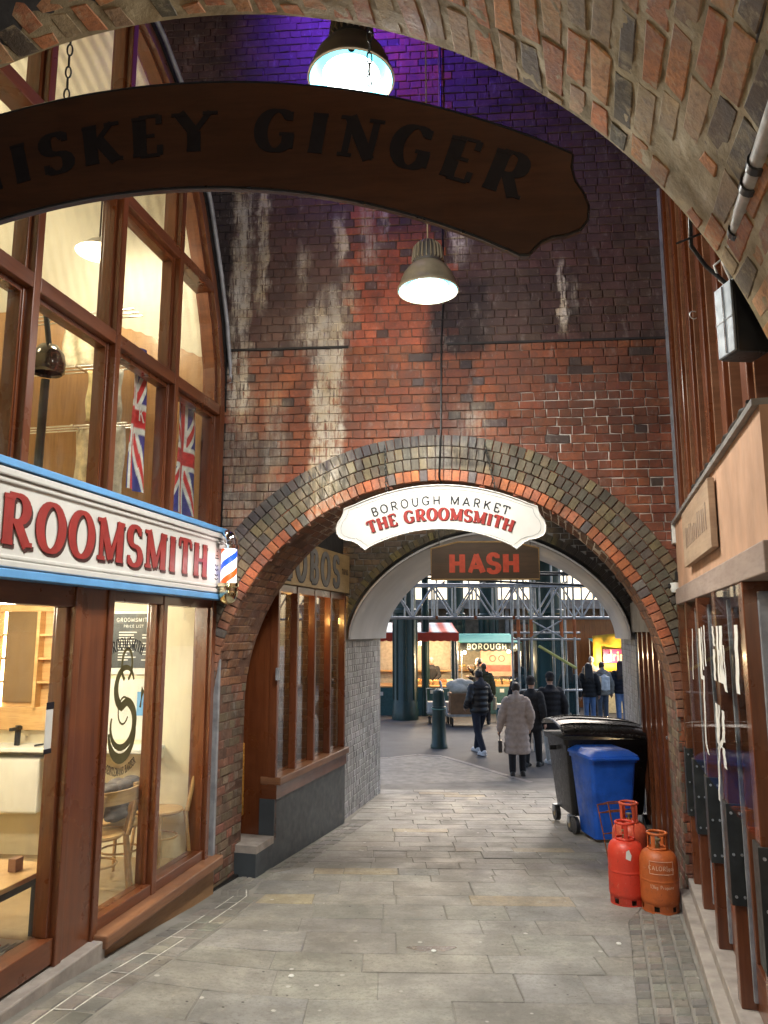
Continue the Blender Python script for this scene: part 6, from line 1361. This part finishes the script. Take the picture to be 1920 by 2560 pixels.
    if bag == 'tote':
        w_ = aR[1]; q = MB(Matrix.Scale(s, 4)); q.box(w_[0]-.02, w_[0]+.06, w_[1]-.15, w_[1]+.13, w_[2]-.45, w_[2]-.1); q.tube([(w_[0]+.02, w_[1]-.09, w_[2]-.1), (w_[0], w_[1], w_[2]), (w_[0]+.02, w_[1]+.09, w_[2]-.1)], .01, 6); q.build('tote_bag', cmat((.45, .38, .25)), o, smooth=30)
    for sx in (-1, 1): q = MB(Matrix.Scale(s, 4)); sph(q, (sx*.03, .098, 1.65), .008, None, 8); q.build('eye', M['black'], o, smooth=60)
    o.location = (x, y, GZ if z is None else z); o.rotation_euler = (0, 0, rz); return o
BK = (.010, .010, .012)
person(2.50, 14.78, R_(-6), 1.70, (.46, .38, .345), (.012, .013, .02), 'person walking away in a long beige quilted coat', .42, .06, .16, hood=(.48, .40, .36), hair=(.02, .012, .01), arms=(((.28, -.10, 1.15), (.25, .03, .90)), ((-.29, -.05, 1.14), (-.33, .02, .86))), bag='handbag')
person(2.12, 17.4, R_(24), 1.80, (.014, .014, .017), (.014, .018, .035), 'person striding in a glossy black puffer jacket and white trainers', .86, .30, .14, hood=(.05, .05, .06), hair=(.015, .013, .013), shoes=(.75, .74, .76), tgloss=.35, arms=(((.30, .02, 1.16), (.22, .2, .98)), ((-.30, -.08, 1.14), (-.26, .12, .98))))
person(2.98, 15.8, R_(-30), 1.74, BK, BK, 'person in a black coat half hidden behind the long beige coat', .70, .1, .08, hat=(.02, .018, .018))
person(3.46, 16.2, R_(10), 1.80, (.010, .010, .014), (.52, .51, .48), 'person in a black parka, black beanie and pale trousers beside the black bin', .66, .10, .12, hat=BK, shoes=(.6, .6, .6))
person(3.35, 18.9, R_(-10), 1.78, (.014, .014, .018), BK, 'person in a dark coat with grey hood by the scaffold tower', .74, .05, .12, hood=(.10, .11, .12), hat=(.012, .014, .03))
person(5.30, 22.2, R_(-20), 1.74, (.012, .011, .012), BK, 'person with long reddish hair in a long black coat', .42, .0, .0, hair=(.05, .016, .010), hairlen='long', skirt=True)
person(5.95, 22.6, R_(-8), 1.76, BK, (.10, .18, .36), 'person with black hair, black jacket and blue jeans in the crowd', .80, .06, .05, hairlen='long')
person(6.42, 22.9, R_(5), 1.78, (.24, .235, .22), (.07, .09, .13), 'person in a grey jacket carrying a white backpack', .82, .05, .18, hair=(.03, .02, .015), hood=(.26, .255, .24), bag='backpack')
person(6.98, 22.9, R_(-5), 1.82, (.010, .012, .022), (.13, .22, .42), 'person with long dark hair in a navy jacket and light blue jeans', .84, .05, .05, hair=(.03, .012, .009), hairlen='long')
person(6.75, 25.2, R_(-10), 1.86, (.20, .17, .155), BK, 'broad person in a grey brown coat standing before the yellow banner', .7, .0, .22, hair=(.3, .28, .27), fat=1.15)
person(1.62, 26.3, R_(170), 1.80, (.015, .015, .017), BK, 'stallholder in a black top behind the striped stall counter', .82, .0, .0, hair=(.4, .38, .36), arms=(((.26, .08, 1.18), (.15, .30, 1.05)), ((-.26, .08, 1.18), (-.15, .30, 1.05))))
person(3.05, 24.9, R_(75), 1.80, (.014, .014, .016), BK, 'person in a cream beanie eating in front of the green awning stall', .80, .0, .08, hat=(.62, .52, .38), arms=(((.26, .10, 1.18), (.14, .28, 1.42)), ((-.26, .05, 1.15), (-.2, .26, 1.2))))
person(2.95, 22.9, R_(-15), 1.74, (.075, .070, .030), (.06, .05, .05), 'person in an olive coat carrying a tan tote bag', .66, .05, .16, hair=(.10, .06, .03), hood=(.06, .055, .025), bag='tote')
person(7.35, 26.4, R_(160), 1.72, (.05, .13, .06), BK, 'person in green behind the teal awning stall', .8, .0, .05, hat=(.03, .03, .03))

# small litter on the paving
for i, (x, y, cc, lb) in enumerate(((.35, 6.0, (.12, .09, .06), 'damp brown patch sunk in the paving near the middle of the lane'),)):
    m = MB(); m.add([(x+.16*math.cos(t)*(1+.3*math.sin(3*t)), y+.07*math.sin(t)*(1+.3*math.cos(2*t)), gz(x, y)+.0045) for t in [2*math.pi*q/24 for q in range(24)]], [tuple(range(24))]); tag(m.build('damp_patch', plain('damp dirt', cc, .25), None), lb, 'puddle')
for i, (x, y, lb) in enumerate(((-.62, 5.5, 'white bottle cap lying on a stone slab by the drain channel'), (.36, 5.95, 'pale scrap lying in the damp patch'), (1.75, 6.1, 'white scrap of paper on the slabs near the cylinders'))):
    m = MB(); m.lathe([(0, 0), (.018, 0), (.02, .004), (.016, .008), (0, .008)], (x, y, gz(x, y)+.004), 10); tag(m.build('litter', M['white'], None, smooth=40), lb, 'litter')
